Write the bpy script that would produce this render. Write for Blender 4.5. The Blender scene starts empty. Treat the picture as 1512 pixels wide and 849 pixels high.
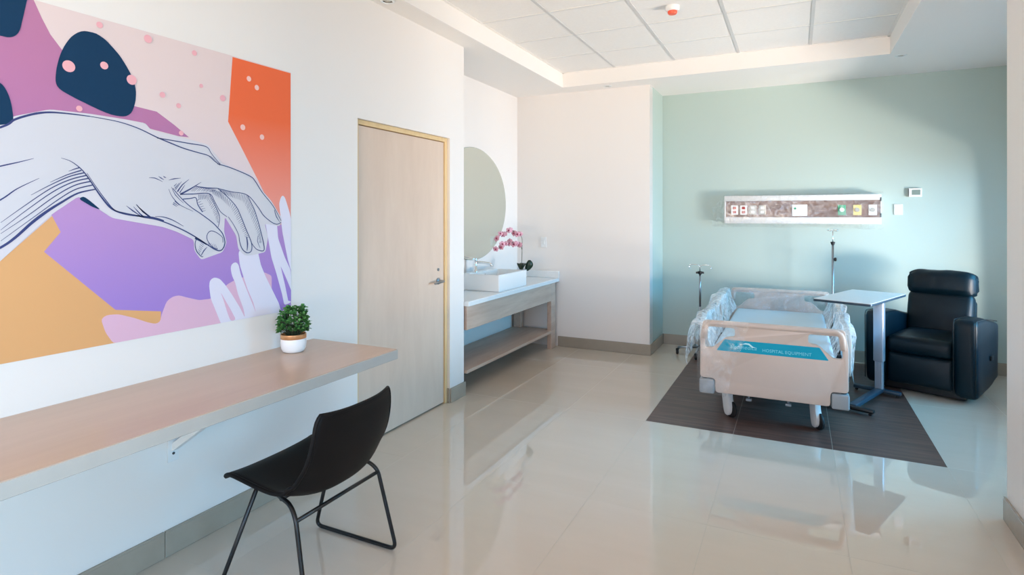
import bpy, bmesh, math, random
from mathutils import Vector, Matrix, Euler
PI = math.pi
S = bpy.context.scene
C = bpy.context.collection
random.seed(7)

# ---------------------------------------------------------------- camera
cam = bpy.data.cameras.new('camera'); cam_o = bpy.data.objects.new('camera', cam); C.objects.link(cam_o)
cam_o.location = (0, 0, 1.5); cam_o.rotation_euler = (PI/2, 0, math.radians(26.05))
cam.sensor_width = 36; cam.lens = 859/1512*36; cam.shift_y = -106.5/1512; cam.clip_start = .05
S.camera = cam_o
# ---------------------------------------------------------------- world, lights, exposure
S.view_settings.view_transform = 'Standard'; S.view_settings.look = 'None'
S.view_settings.gamma = 1; S.view_settings.use_curve_mapping = False
S.view_settings.exposure = 0.02
w = bpy.data.worlds.new('sky'); S.world = w; w.use_nodes = True
w.node_tree.nodes['Background'].inputs[0].default_value = (.68, .79, 1, 1)
w.node_tree.nodes['Background'].inputs[1].default_value = 1.4

def area(name, loc, target, sx, sy, power, color, spread=PI):
    l = bpy.data.lights.new(name, 'AREA'); l.shape = 'RECTANGLE'; l.size = sx; l.size_y = sy
    l.energy = power; l.color = color; l.spread = spread
    o = bpy.data.objects.new(name, l); C.objects.link(o); o.location = loc
    o.rotation_euler = (Vector(target)-Vector(loc)).to_track_quat('-Z', 'Y').to_euler()
    return o
# daylight: sky (cool, from above) and sunlit paving (warm, from below) outside the two windows
area('sky_side', (4.5, 5.3, 2.25), (1.6, 5.6, 1.1), 3.0, 2.4, 560, (.07, .54, 1.0))
area('terrace_bounce_side', (4.4, 4.5, .45), (.6, 6.9, 2.1), 1.0, .5, 290, (1, .86, .80), math.radians(150))
area('sky_rear', (-.8, -4.6, 2.7), (-1.6, 1.0, .7), 4.0, 2.4, 280, (.36, .56, 1.0))
area('terrace_bounce_rear', (-.8, -3.9, .2), (-1.0, 1.5, 2.3), 4.0, 2.0, 1030, (1, .74, .50))
area('sky_right', (3.2, -.9, 1.75), (-2.49, .9, .5), 2.6, 1.8, 310, (.38, .70, 1.0))

# ---------------------------------------------------------------- materials
def mat(name, col, rough=.5, metal=0, spec=.5, coat=0, bump=0, bscale=80, var=0, vscale=6, trans=0, alpha=1, sheen=0, vstretch=None, emit=None):
    m = bpy.data.materials.new(name); m.use_nodes = True
    nt = m.node_tree; b = nt.nodes['Principled BSDF']
    b.inputs['Base Color'].default_value = (*col, 1); b.inputs['Roughness'].default_value = rough
    b.inputs['Metallic'].default_value = metal; b.inputs['Specular IOR Level'].default_value = spec
    b.inputs['Coat Weight'].default_value = coat; b.inputs['Coat Roughness'].default_value = .02
    b.inputs['Alpha'].default_value = alpha; b.inputs['Sheen Weight'].default_value = sheen
    tc = nt.nodes.new('ShaderNodeTexCoord')
    if var:
        mp = nt.nodes.new('ShaderNodeMapping'); mp.inputs['Scale'].default_value = vstretch or (1, 1, 1)
        n = nt.nodes.new('ShaderNodeTexNoise'); n.inputs['Scale'].default_value = vscale; n.inputs['Detail'].default_value = 6
        n.inputs['Roughness'].default_value = .6
        r = nt.nodes.new('ShaderNodeMix'); r.data_type = 'RGBA'
        rm = nt.nodes.new('ShaderNodeMapRange'); rm.inputs[1].default_value = .3; rm.inputs[2].default_value = .7
        nt.links.new(tc.outputs['Object'], mp.inputs[0]); nt.links.new(mp.outputs[0], n.inputs[0])
        nt.links.new(n.outputs[0], rm.inputs[0]); nt.links.new(rm.outputs[0], r.inputs[0])
        r.inputs[6].default_value = (*[c*(1-var) for c in col], 1)
        r.inputs[7].default_value = (*[min(1, c*(1+var)) for c in col], 1)
        nt.links.new(r.outputs[2], b.inputs['Base Color'])
    if bump:
        n2 = nt.nodes.new('ShaderNodeTexNoise'); n2.inputs['Scale'].default_value = bscale; n2.inputs['Detail'].default_value = 4
        bp = nt.nodes.new('ShaderNodeBump'); bp.inputs['Strength'].default_value = bump; bp.inputs['Distance'].default_value = .002
        nt.links.new(tc.outputs['Object'], n2.inputs[0]); nt.links.new(n2.outputs[0], bp.inputs['Height'])
        nt.links.new(bp.outputs[0], b.inputs['Normal'])
    return m
def sr(r, g, b):   # sRGB 0..255 -> linear
    f = lambda c: (c/255/12.92) if c/255 <= .04045 else ((c/255+.055)/1.055)**2.4
    return (f(r), f(g), f(b))
def gradient(name, ctop, cbot, z0, z1, rough=.6):   # flat print whose ink changes from bottom to top
    z0 -= .982; z1 -= .982; m = mat(name, ctop, rough, spec=.3); nt = m.node_tree; b = nt.nodes['Principled BSDF']
    tc = nt.nodes.new('ShaderNodeTexCoord'); sp = nt.nodes.new('ShaderNodeSeparateXYZ')
    rm = nt.nodes.new('ShaderNodeMapRange'); rm.inputs[1].default_value = z0; rm.inputs[2].default_value = z1
    mx = nt.nodes.new('ShaderNodeMix'); mx.data_type = 'RGBA'
    mx.inputs[6].default_value = (*cbot, 1); mx.inputs[7].default_value = (*ctop, 1)
    nt.links.new(tc.outputs['Object'], sp.inputs[0]); nt.links.new(sp.outputs[2], rm.inputs[0])
    nt.links.new(rm.outputs[0], mx.inputs[0]); nt.links.new(mx.outputs[2], b.inputs['Base Color'])
    return m
def film_mat(name, clear=.45, col=(.93, .96, .98), bstr=.35):
    m = bpy.data.materials.new(name); m.use_nodes = True; nt = m.node_tree; nt.nodes.clear()
    o = nt.nodes.new('ShaderNodeOutputMaterial'); t = nt.nodes.new('ShaderNodeBsdfTransparent')
    g = nt.nodes.new('ShaderNodeBsdfGlossy'); g.inputs['Roughness'].default_value = .18; g.inputs['Color'].default_value = (1, 1, 1, 1)
    df = nt.nodes.new('ShaderNodeBsdfDiffuse'); df.inputs['Color'].default_value = (*col, 1)
    tl = nt.nodes.new('ShaderNodeBsdfTranslucent'); tl.inputs['Color'].default_value = (*col, 1)
    a = nt.nodes.new('ShaderNodeMixShader'); a.inputs[0].default_value = .4
    b = nt.nodes.new('ShaderNodeMixShader'); b.inputs[0].default_value = .22
    c = nt.nodes.new('ShaderNodeMixShader'); c.inputs[0].default_value = clear
    nt.links.new(df.outputs[0], a.inputs[1]); nt.links.new(tl.outputs[0], a.inputs[2])
    nt.links.new(a.outputs[0], b.inputs[1]); nt.links.new(g.outputs[0], b.inputs[2])
    tc = nt.nodes.new('ShaderNodeTexCoord'); n = nt.nodes.new('ShaderNodeTexNoise'); n.inputs['Scale'].default_value = 16; n.inputs['Detail'].default_value = 5
    n.inputs['Distortion'].default_value = 1.2
    bp = nt.nodes.new('ShaderNodeBump'); bp.inputs['Strength'].default_value = bstr; bp.inputs['Distance'].default_value = .02
    nt.links.new(tc.outputs['Object'], n.inputs[0]); nt.links.new(n.outputs[0], bp.inputs['Height'])
    for q in (g, df, tl): nt.links.new(bp.outputs[0], q.inputs['Normal'])
    rm = nt.nodes.new('ShaderNodeMapRange'); rm.inputs[1].default_value = .35; rm.inputs[2].default_value = .7
    am = min(.3, 1-clear); rm.inputs[3].default_value = clear+am; rm.inputs[4].default_value = clear-am
    nt.links.new(n.outputs[0], rm.inputs[0]); nt.links.new(rm.outputs[0], c.inputs[0])
    nt.links.new(b.outputs[0], c.inputs[1]); nt.links.new(t.outputs[0], c.inputs[2]); nt.links.new(c.outputs[0], o.inputs[0])
    return m
def glass_mat(name):
    m = bpy.data.materials.new(name); m.use_nodes = True; nt = m.node_tree; nt.nodes.clear()
    o = nt.nodes.new('ShaderNodeOutputMaterial'); t = nt.nodes.new('ShaderNodeBsdfTransparent'); g = nt.nodes.new('ShaderNodeBsdfGlossy')
    g.inputs['Roughness'].default_value = .01; fr = nt.nodes.new('ShaderNodeFresnel'); c = nt.nodes.new('ShaderNodeMixShader')
    t.inputs[0].default_value = (.96, .98, .97, 1)
    nt.links.new(fr.outputs[0], c.inputs[0]); nt.links.new(t.outputs[0], c.inputs[1]); nt.links.new(g.outputs[0], c.inputs[2]); nt.links.new(c.outputs[0], o.inputs[0])
    return m
def wood(name, c1, c2, rough=.5, axis=0, scale=14, stretch=12, bump=.15, coat=0):
    """grain runs along the given axis"""
    m = mat(name, c1, rough, coat=coat); nt = m.node_tree; b = nt.nodes['Principled BSDF']
    tc = nt.nodes.new('ShaderNodeTexCoord'); mp = nt.nodes.new('ShaderNodeMapping')
    s = [1, 1, 1]; s[axis] = 1/stretch; mp.inputs['Scale'].default_value = s
    n = nt.nodes.new('ShaderNodeTexNoise'); n.inputs['Scale'].default_value = scale; n.inputs['Detail'].default_value = 8; n.inputs['Roughness'].default_value = .65
    n.inputs['Distortion'].default_value = .3
    rm = nt.nodes.new('ShaderNodeMapRange'); rm.inputs[1].default_value = .32; rm.inputs[2].default_value = .68
    mx = nt.nodes.new('ShaderNodeMix'); mx.data_type = 'RGBA'; mx.inputs[6].default_value = (*c1, 1); mx.inputs[7].default_value = (*c2, 1)
    nt.links.new(tc.outputs['Object'], mp.inputs[0]); nt.links.new(mp.outputs[0], n.inputs[0]); nt.links.new(n.outputs[0], rm.inputs[0])
    nt.links.new(rm.outputs[0], mx.inputs[0]); nt.links.new(mx.outputs[2], b.inputs['Base Color'])
    bp = nt.nodes.new('ShaderNodeBump'); bp.inputs['Strength'].default_value = bump; bp.inputs['Distance'].default_value = .001
    nt.links.new(n.outputs[0], bp.inputs['Height']); nt.links.new(bp.outputs[0], b.inputs['Normal'])
    return m
M = dict(
 wall=mat('white_wall_paint', sr(236, 231, 227), .45, bump=.12, bscale=140),
 mint=mat('mint_wall_paint', sr(177, 194, 188), .42, bump=.12, bscale=140),
 ceil=mat('ceiling_paint', sr(240, 236, 232), .7, bump=.08, bscale=120),
 tile_c=mat('ceiling_tile_board', sr(238, 235, 232), .85, bump=.4, bscale=260, var=.02, vscale=60),
 tee=mat('cross_tee_metal', sr(224, 223, 221), .5),
 grid=mat('ceiling_grid_metal', sr(205, 205, 205), .4),
 floor=wood('polished_porcelain', sr(210, 197, 182), sr(205, 192, 176), .012, 0, 4, 5, .0, .25),
 grout=mat('grout', sr(188, 180, 166), .5),
 plank=wood('dark_wood_tile', sr(114, 86, 76), sr(68, 50, 46), .38, 0, 30, 14, .3),
 base=mat('baseboard_tile', sr(160, 150, 136), .22, var=.05, vscale=8),
 oak=wood('pale_oak', sr(208, 184, 166), sr(186, 158, 140), .45, 1, 16, 10, .12),
 desk=wood('desk_laminate', sr(205, 178, 158), sr(196, 168, 148), .3, 1, 10, 12, .05),
 deskedge=mat('desk_edge_band', sr(188, 184, 178), .45, var=.03),
 door=wood('door_veneer', sr(222, 200, 182), sr(214, 191, 173), .42, 2, 9, 5, .06),
 pine=wood('pine_frame', sr(232, 204, 156), sr(220, 188, 138), .45, 2, 16, 12, .1),
 quartz=mat('white_quartz', sr(236, 238, 238), .15, coat=.3, var=.02, vscale=30),
 ceramic=mat('white_ceramic', sr(240, 242, 242), .08, coat=.6),
 chrome=mat('chrome', (.78, .8, .82), .08, 1),
 steel=mat('brushed_steel', (.36, .38, .41), .3, 1, var=.08, vscale=60),
 black=mat('black_leatherette', sr(10, 7, 8), .55, spec=.22, bump=.3, bscale=220, var=.15, vscale=20),
 blackm=mat('black_metal', sr(16, 16, 18), .35),
 rubber=mat('black_rubber', sr(20, 20, 22), .6),
 pot=mat('pot_white', sr(238, 240, 242), .35),
 gold=mat('gold_band', sr(222, 168, 120), .28, .7),
 leaf=mat('green_leaf', sr(84, 140, 74), .4, var=.4, vscale=40),
 leafd=mat('dark_green_leaf', sr(20, 48, 34), .35, var=.2, vscale=30),
 stem=mat('stem_green', sr(60, 70, 50), .5, var=.2),
 soil=mat('soil', sr(50, 38, 30), .9, bump=.6, bscale=60, var=.3, vscale=40),
 petal=mat('orchid_petal', sr(214, 160, 176), .5, var=.25, vscale=60),
 lip=mat('orchid_lip', sr(150, 40, 78), .5, var=.2, vscale=60),
 shell=mat('bed_beige_plastic', sr(205, 187, 176), .38, var=.02, vscale=5),
 shellw=mat('bed_white_plastic', sr(216, 216, 214), .35),
 bumper=mat('bumper_grey_plastic', sr(146, 152, 156), .4),
 turq=mat('turquoise_decal', sr(0, 160, 192), .5, spec=.2),
 decal=mat('decal_lettering', sr(120, 214, 232), .4),
 decalw=mat('decal_swoosh', sr(200, 246, 252), .4),
 mattress=mat('mattress_cover', sr(206, 226, 238), .45, bump=.4, bscale=14),
 darkm=mat('dark_bed_frame', sr(34, 34, 38), .5),
 alu=mat('silver_column', sr(176, 186, 200), .32, .6),
 laminate=mat('table_laminate', sr(222, 218, 214), .4, var=.02, vscale=20),
 edgeb=mat('dark_blue_edge', sr(40, 62, 78), .4),
 teal=mat('dark_teal_leather', sr(0, 22, 32), .42, spec=.26, coat=0, bump=.35, bscale=180, var=.12, vscale=10),
 teald=mat('dark_piping', sr(8, 20, 26), .5),
 panelw=mat('panel_white_metal', sr(226, 224, 222), .35),
 panelwood=wood('panel_walnut', sr(140, 112, 102), sr(100, 78, 72), .4, 0, 24, 10, .1),
 plate=mat('plastic_plate', sr(232, 234, 234), .35),
 plateg=mat('plate_grey', sr(176, 172, 164), .4),
 red=mat('socket_red', sr(170, 36, 40), .4),
 green=mat('outlet_green', sr(60, 160, 118), .4),
 yellow=mat('outlet_yellow', sr(232, 206, 130), .4),
 dark=mat('socket_dark', sr(50, 52, 56), .5),
 lcd=mat('lcd_grey', sr(128, 142, 134), .3),
 smoke=mat('smoke_orange', sr(240, 96, 66), .4),
 mirror=mat('mirror_silver', (.70, .77, .72), .015, 1),
 mirrore=mat('mirror_edge', sr(150, 160, 155), .3, .3),
 glass=glass_mat('window_glass'), film=film_mat('clear_plastic_film', .5), film2=film_mat('thin_plastic_film', .84, bstr=.2),
 upvc=mat('window_frame_white', sr(230, 230, 230), .4),
 paving=mat('sunlit_paving', sr(190, 184, 172), .8, var=.1, vscale=3),
 # mural inks
 border=mat('ink_pale_grey', sr(216, 211, 217), .6), hand=mat('ink_cool_white', sr(210, 208, 214), .6),
 navy=mat('ink_navy', sr(18, 56, 88), .7, spec=.2), mauve=gradient('ink_mauve', sr(186, 122, 160), sr(180, 118, 170), 1.4, 2.2),
 orange=gradient('ink_orange', sr(240, 108, 64), sr(240, 168, 158), 1.35, 2.0),
 purple=gradient('ink_purple', sr(196, 150, 196), sr(158, 128, 206), 1.05, 1.7),
 yellow_ink=mat('ink_ochre', sr(224, 168, 112), .6), pink=gradient('ink_pink', sr(222, 176, 204), sr(224, 182, 204), 1, 1.4),
 pale=mat('ink_lavender_white', sr(228, 222, 236), .45), dot=mat('ink_dot_pink', sr(240, 176, 184), .45),
 dotb=mat('ink_dot_soft', sr(246, 196, 186), .45), line=mat('ink_line', sr(52, 62, 116), .45),
 bg=gradient('mural_ground', sr(228, 208, 206), sr(220, 208, 222), 1.1, 2.0),
)

# ---------------------------------------------------------------- helpers
ROOT = {}
def empty(name, loc, rz=0):
    o = bpy.data.objects.new(name, None); C.objects.link(o); o.location = loc; o.rotation_euler = (0, 0, rz)
    o.empty_display_size = .1
    ROOT[o.name] = Matrix.Translation(loc) @ Matrix.Rotation(rz, 4, 'Z'); return o
def tag(o, label=None, cat=None, group=None, kind=None):
    for k, v in (('label', label), ('category', cat), ('group', group), ('kind', kind)):
        if v: o[k] = v
    return o
def thing(name, label, cat, loc, rz=0, group=None): return tag(empty(name, loc, rz), label, cat, group)
def obj(name, bm, m, parent=None, smooth=False, world=False, label=None, kind=None, auto=None):
    """world=True: the bmesh holds world coordinates, brought into the parent's frame"""
    rm = Matrix()
    if parent is not None: rm = ROOT.get(parent.name, Matrix())
    if world: bm.transform(rm.inverted())
    bmesh.ops.recalc_face_normals(bm, faces=bm.faces)
    me = bpy.data.meshes.new(name); bm.to_mesh(me); bm.free()
    for x in (m if isinstance(m, (list, tuple)) else [m]): me.materials.append(x)
    if smooth:
        me.shade_smooth()
        if auto is not None: me.set_sharp_from_angle(angle=math.radians(auto))
    o = bpy.data.objects.new(name, me); C.objects.link(o)
    if parent is not None: o.parent = parent; ROOT[o.name] = rm
    if label: o['label'] = label
    if kind: o['kind'] = kind
    return o
def struct(name, bm, m, parent=None, **k):
    o = obj(name, bm, m, parent, **k)
    if parent is None: o['kind'] = 'structure'
    return o
def nb(): return bmesh.new()
def box(bm, x0, x1, y0, y1, z0, z1, bev=0, seg=2, rot=None, mi=0):
    t = bmesh.new(); bmesh.ops.create_cube(t, size=1)
    t.transform(Matrix.Diagonal((abs(x1-x0), abs(y1-y0), abs(z1-z0), 1)))
    if bev: bmesh.ops.bevel(t, geom=list(t.edges), offset=bev, segments=seg, affect='EDGES', profile=.5)
    c = Matrix.Translation(((x0+x1)/2, (y0+y1)/2, (z0+z1)/2))
    t.transform(c @ (rot if rot else Matrix()))
    for f in t.faces: f.material_index = mi
    merge(bm, t); return bm
def merge(bm, t):
    me = bpy.data.meshes.new('t'); t.to_mesh(me); t.free(); bm.from_mesh(me); bpy.data.meshes.remove(me)
def tube(bm, pts, r, n=10, closed=False, cap=True):
    pts = [Vector(p) for p in pts]; rs = r if isinstance(r, (list, tuple)) else [r]*len(pts)
    rings = []; up = None; N = len(pts)
    for i, p in enumerate(pts):
        a = pts[(i-1) % N] if (i > 0 or closed) else p; b = pts[(i+1) % N] if (i < N-1 or closed) else p
        d = (b-a).normalized()
        if up is None: up = d.orthogonal().normalized()
        up = (up - d*up.dot(d)); up = up.normalized() if up.length > 1e-6 else d.orthogonal().normalized()
        s = d.cross(up)
        rings.append([bm.verts.new(p + (up*math.cos(2*PI*k/n)+s*math.sin(2*PI*k/n))*rs[i]) for k in range(n)])
    for i in range(N if closed else N-1):
        A, B = rings[i], rings[(i+1) % N]
        for k in range(n): bm.faces.new((A[k], A[(k+1) % n], B[(k+1) % n], B[k]))
    if cap and not closed: bm.faces.new(rings[0]); bm.faces.new(rings[-1])
    return bm
def rounded(pts, r, n=5, closed=False):
    """polyline with rounded corners"""
    pts = [Vector(p) for p in pts]; out = []; N = len(pts)
    for i, p in enumerate(pts):
        if not closed and i in (0, N-1): out.append(p); continue
        a = (pts[(i-1) % N]-p); b = (pts[(i+1) % N]-p); q = min(r, a.length*.49, b.length*.49)
        A = p+a.normalized()*q; B = p+b.normalized()*q
        for k in range(n+1):
            t = k/n; out.append(A*(1-t)**2+p*2*t*(1-t)+B*t*t)
    return out
def lathe(bm, prof, n=24, c=(0, 0, 0), axis='Z', mi=0):
    rings = []
    for r, z in prof:
        ring = []
        for k in range(n):
            a = 2*PI*k/n; v = (r*math.cos(a), r*math.sin(a), z)
            if axis == 'Y': v = (v[0], v[2], v[1])
            if axis == 'X': v = (v[2], v[0], v[1])
            ring.append(bm.verts.new((v[0]+c[0], v[1]+c[1], v[2]+c[2])))
        rings.append(ring)
    for A, B in zip(rings, rings[1:]):
        for k in range(n):
            f = bm.faces.new((A[k], A[(k+1) % n], B[(k+1) % n], B[k])); f.material_index = mi
    if prof[0][0] > 1e-5: bm.faces.new(rings[0]).material_index = mi
    if prof[-1][0] > 1e-5: bm.faces.new(rings[-1]).material_index = mi
    bmesh.ops.remove_doubles(bm, verts=bm.verts, dist=1e-6)
    return bm
def prism(bm, outline, holes, plane, d0, d1, bev=0):
    """extruded polygon with holes; plane 'XZ' (depth y), 'YZ' (depth x), 'XY' (depth z)"""
    t = bmesh.new()
    def P(a, b, d): return {'XZ': (a, d, b), 'YZ': (d, a, b), 'XY': (a, b, d)}[plane]
    es = []
    for loop in [outline]+list(holes):
        vs = [t.verts.new(P(a, b, d0)) for a, b in loop]
        for i in range(len(vs)): es.append(t.edges.new((vs[i], vs[(i+1) % len(vs)])))
    nrm = {'XZ': (0, -1, 0), 'YZ': (1, 0, 0), 'XY': (0, 0, 1)}[plane]
    bmesh.ops.triangle_fill(t, use_beauty=True, use_dissolve=True, edges=es, normal=nrm)
    fs = list(t.faces)
    r = bmesh.ops.extrude_face_region(t, geom=fs)
    dv = Vector(P(0, 0, d1))-Vector(P(0, 0, d0))
    bmesh.ops.translate(t, vec=dv, verts=[v for v in r['geom'] if isinstance(v, bmesh.types.BMVert)])
    bmesh.ops.recalc_face_normals(t, faces=t.faces)
    if bev:
        n = Vector(nrm)
        ed = [e for e in t.edges if len(e.link_faces) == 2 and e.calc_face_angle(0) > .9 and
              any(abs(f.normal.dot(n)) > .9 for f in e.link_faces)]
        bmesh.ops.bevel(t, geom=ed, offset=bev, segments=2, affect='EDGES', profile=.5, clamp_overlap=True)
    merge(bm, t); return bm
def rr(x0, x1, z0, z1, r, n=4):
    out = []
    for cx, cz, a0 in ((x1-r, z1-r, 0), (x0+r, z1-r, 90), (x0+r, z0+r, 180), (x1-r, z0+r, 270)):
        for k in range(n+1):
            a = math.radians(a0+90*k/n); out.append((cx+r*math.cos(a), cz+r*math.sin(a)))
    return out
def soft(poly, r=.02, n=4):
    return [(p.x, p.y) for p in rounded([(a, b, 0) for a, b in poly], r, n, closed=True)]
def grid_mesh(bm, fn, nu, nv, closed_u=False):
    g = [[bm.verts.new(fn(i/(nu-1), j/(nv-1))) for j in range(nv)] for i in range(nu)]
    for i in range(nu-1):
        for j in range(nv-1): bm.faces.new((g[i][j], g[i+1][j], g[i+1][j+1], g[i][j+1]))
    return g
from mathutils import noise
def nz(p, s=1): return noise.noise(Vector(p)*s)
def copy_part(o, parent):
    c = o.copy(); C.objects.link(c); c.parent = parent; return c
def solid(o, t, off=-1):
    m = o.modifiers.new('thickness', 'SOLIDIFY'); m.thickness = t; m.offset = off; return o
def subd(o, n=1):
    m = o.modifiers.new('smooth', 'SUBSURF'); m.levels = n; m.render_levels = n; return o
# ---------------------------------------------------------------- setting
LX, AX, YA, YH, RX, WX, YR = -2.49, -2.98, 6.24, 6.91, .928, 1.95, -2.3   # left wall, alcove wall, back wall, head wall, right wall, window wall, rear wall
YP = 3.63; RXR = -1.41; H = 2.9; TOP = 3.2
# floor: grout bed plus tiles of 0.6 x 1.3
b = nb(); box(b, -3.1, 2.14, -2.45, 7.06, -.1, -.0004); floor = struct('floor', b, M['grout'])
tiles = []
def add_tile(name, x0, x1, y0, y1, m):
    t = nb(); box(t, x0+.0009, x1-.0009, y0+.0009, y1-.0009, -.012, 0, .0005, 1)
    return obj(name, t, m, floor)
x = -.99-.6*4
xs = [round(-.99+.6*k, 3) for k in range(-4, 7)]
ysr = [round(4.247+1.3*k, 3) for k in range(-5, 4)]
for i in range(len(xs)-1):
    for j in range(len(ysr)-1):
        x0, x1, y0, y1 = max(xs[i], -3.0), min(xs[i+1], 1.96), max(ysr[j], -2.32), min(ysr[j+1], 6.93)
        if x1-x0 < .02 or y1-y0 < .02 or (-1 < x0 < .8 and 4.2 < y0 < 6.8): continue
        if y1 <= YP and x0 > RX+.02: continue
        add_tile('floor_tile', x0, x1, y0, y1, M['floor'])
for i in range(3):
    for j in range(4):
        add_tile('wood_look_tile', -.99+.6*i, -.39+.6*i, 4.247+.65*j, 4.247+.65*(j+1), M['plank'])
# walls
DY0, DY1, DZ = 2.873, 3.962, 2.116
def wallbm(x0, x1, y0, y1, z0=-.05, z1=TOP): b = nb(); box(b, x0, x1, y0, y1, z0, z1); return b
b = wallbm(LX-.14, LX, YR-.15, DY0); box(b, LX-.14, LX, DY1, 4.18, -.05, TOP); box(b, LX-.14, LX, DY0, DY1, DZ, TOP)
box(b, AX, LX-.14, 4.04, 4.18, -.05, TOP)
wall_left = struct('wall_left', b, M['wall'])
struct('wall_alcove', wallbm(AX-.14, AX, 4.04, YA+.14), M['wall'])
struct('wall_back', wallbm(AX, RXR, YA, YA+.14), M['wall'])
b = nb(); box(b, RXR-.14, RXR, YA+.14, YH+.14, -.05, TOP); box(b, RXR-.002, RXR+.0, YA+.001, YA+.14, 0, TOP)
struct('wall_return', b, M['mint'])
struct('wall_head', wallbm(RXR, WX+.2, YH, YH+.14), M['mint'])
# right wall beside the camera, its end turns into the bed bay
qy0, qy1, qz0, qz1 = -1.9, .5, .35, 2.2
b = wallbm(RX, RX+.14, YR-.15, qy0); box(b, RX, RX+.14, qy1, YP, -.05, TOP); box(b, RX, RX+.14, qy0, qy1, -.05, qz0); box(b, RX, RX+.14, qy0, qy1, qz1, TOP)
box(b, RX+.14, WX+.2, YP-.14, YP, -.05, TOP)
struct('wall_right', b, M['wall'])
# window wall of the bed bay
wy0, wy1, wz0, wz1 = 3.95, 6.62, .45, 1.95
b = nb(); box(b, WX, WX+.2, YP, wy0, -.05, TOP); box(b, WX, WX+.2, wy1, YH, -.05, TOP)
box(b, WX, WX+.2, wy0, wy1, -.05, wz0); box(b, WX, WX+.2, wy0, wy1, wz1, TOP)
struct('wall_window', b, M['wall'])
# rear wall behind the camera with its wide window
rx0, rx1, rz0, rz1 = -2.2, .7, .7, 2.5
b = nb(); box(b, LX, rx0, YR-.15, YR, -.05, TOP); box(b, rx1, RX, YR-.15, YR, -.05, TOP)
box(b, rx0, rx1, YR-.15, YR, -.05, rz0); box(b, rx0, rx1, YR-.15, YR, rz1, TOP)
struct('wall_rear', b, M['wall'])
def window(name, plane, a0, a1, z0, z1, d, n):
    b = nb(); t = .05
    def bx(p0, p1, q0, q1, w=.035):
        if plane == 'x': box(b, d-w, d+w, p0, p1, q0, q1, .004, 1)
        else: box(b, p0, p1, d-w, d+w, q0, q1, .004, 1)
    bx(a0, a1, z0, z0+t); bx(a0, a1, z1-t, z1); bx(a0, a0+t, z0+t, z1-t); bx(a1-t, a1, z0+t, z1-t)
    for k in range(1, n): c = a0+(a1-a0)*k/n; bx(c-.025, c+.025, z0+t, z1-t, .03)
    o = struct(name, b, M['upvc'])
    for k in range(n):
        g = nb(); p0 = a0+(a1-a0)*k/n; p1 = a0+(a1-a0)*(k+1)/n
        p0 += t if k == 0 else .025; p1 -= t if k == n-1 else .025
        if plane == 'x': box(g, d-.003, d+.003, p0, p1, z0+t, z1-t)
        else: box(g, p0, p1, d-.003, d+.003, z0+t, z1-t)
        obj('pane', g, M['glass'], o)
window('window_1', 'x', wy0, wy1, wz0, wz1, WX+.12, 2)
window('window_3', 'x', qy0, qy1, qz0, qz1, RX+.09, 2)
window('window_2', 'y', rx0, rx1, rz0, rz1, YR-.08, 3)
b = nb(); box(b, RX+.2, 9, YR-.15, YP-.14, -.2, -.06); box(b, WX+.2, 9, YP-.14, 11, -.2, -.06); box(b, -7, RX+.2, -10, YR-.15, -.2, -.06)
tag(obj('terrace', b, M['paving']), kind='structure')
# ceiling: soffit frame round a raised tray of mineral-fibre tiles
TX0, TX1, TY0, TY1, TZ = -2.3, .73, -.14, 5.97, 3.055
b = nb()
box(b, AX-.14, TX0, YR-.15, YH+.14, H, TOP); box(b, TX1, WX+.2, YR-.15, YH+.14, H, TOP)
box(b, TX0, TX1, TY1, YH+.14, H, TOP); box(b, TX0, TX1, YR-.15, TY0, H, TOP)
box(b, TX0-.01, TX1+.01, TY0-.01, TY1+.01, TOP-.02, TOP+.05)
ceiling = struct('ceiling', b, M['ceil'])
cx = [TX0, -1.715, -1.10, -.495, .115, TX1]
cy = [TY1-.611*k for k in range(11)]; cy[-1] = TY0
for i in range(5):
    for j in range(10):
        t = nb(); box(t, cx[i]+.009, cx[i+1]-.009, cy[j+1]+.009, cy[j]-.009, TZ+.004, TZ+.02, .003, 1)
        obj('ceiling_tile', t, M['tile_c'], ceiling)
for v in cx[1:-1]:
    t = nb(); box(t, v-.012, v+.012, TY0, TY1, TZ-.001, TZ+.006)
    obj('grid_runner', t, M['grid'], ceiling)
for v in cy[1:-1]:
    t = nb()
    for i in range(5): box(t, cx[i]+.013, cx[i+1]-.013, v-.012, v+.012, TZ, TZ+.006)
    obj('cross_tee', t, M['tee'], ceiling)
t = nb()
for a0, a1, c0, c1 in ((TX0, TX1, TY1-.02, TY1), (TX0, TX0+.02, TY0, TY1), (TX1-.02, TX1, TY0, TY1)): box(t, a0, a1, c0, c1, TZ-.002, TZ+.003)
obj('edge_trim', t, M['ceil'], ceiling)
# baseboards
def bb(name, segs, h=.11):
    b = nb()
    for s in segs: box(b, *s, 0, h, .003, 1); 
    for s in segs:
        g = .002; box(b, s[0]+g, s[1]-g, s[2]+g, s[3]-g, h-.001, h+.006)
    struct(name, b, M['base'])
bb('baseboard_left', [(LX, LX+.013, -2.28+1.3*k, min(DY0, -.98+1.3*k)-.002) for k in range(4)] + [(LX, LX+.013, DY1+.0, 4.193), (LX-.03, LX, DY1-.012, DY1)])
bb('baseboard_back', [(-2.46, RXR+.013, YA-.013, YA)])
bb('baseboard_return', [(RXR, RXR+.013, YA+.001, YH)])
bb('baseboard_head', [(RXR+.013+1.2*k, min(WX, RXR+1.211+1.2*k), YH-.013, YH) for k in range(4)])
bb('baseboard_right', [(RX-.013, RX, -2.28+1.3*k, min(YP+.013, -.98+1.3*k)-.002) for k in range(5)])
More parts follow.
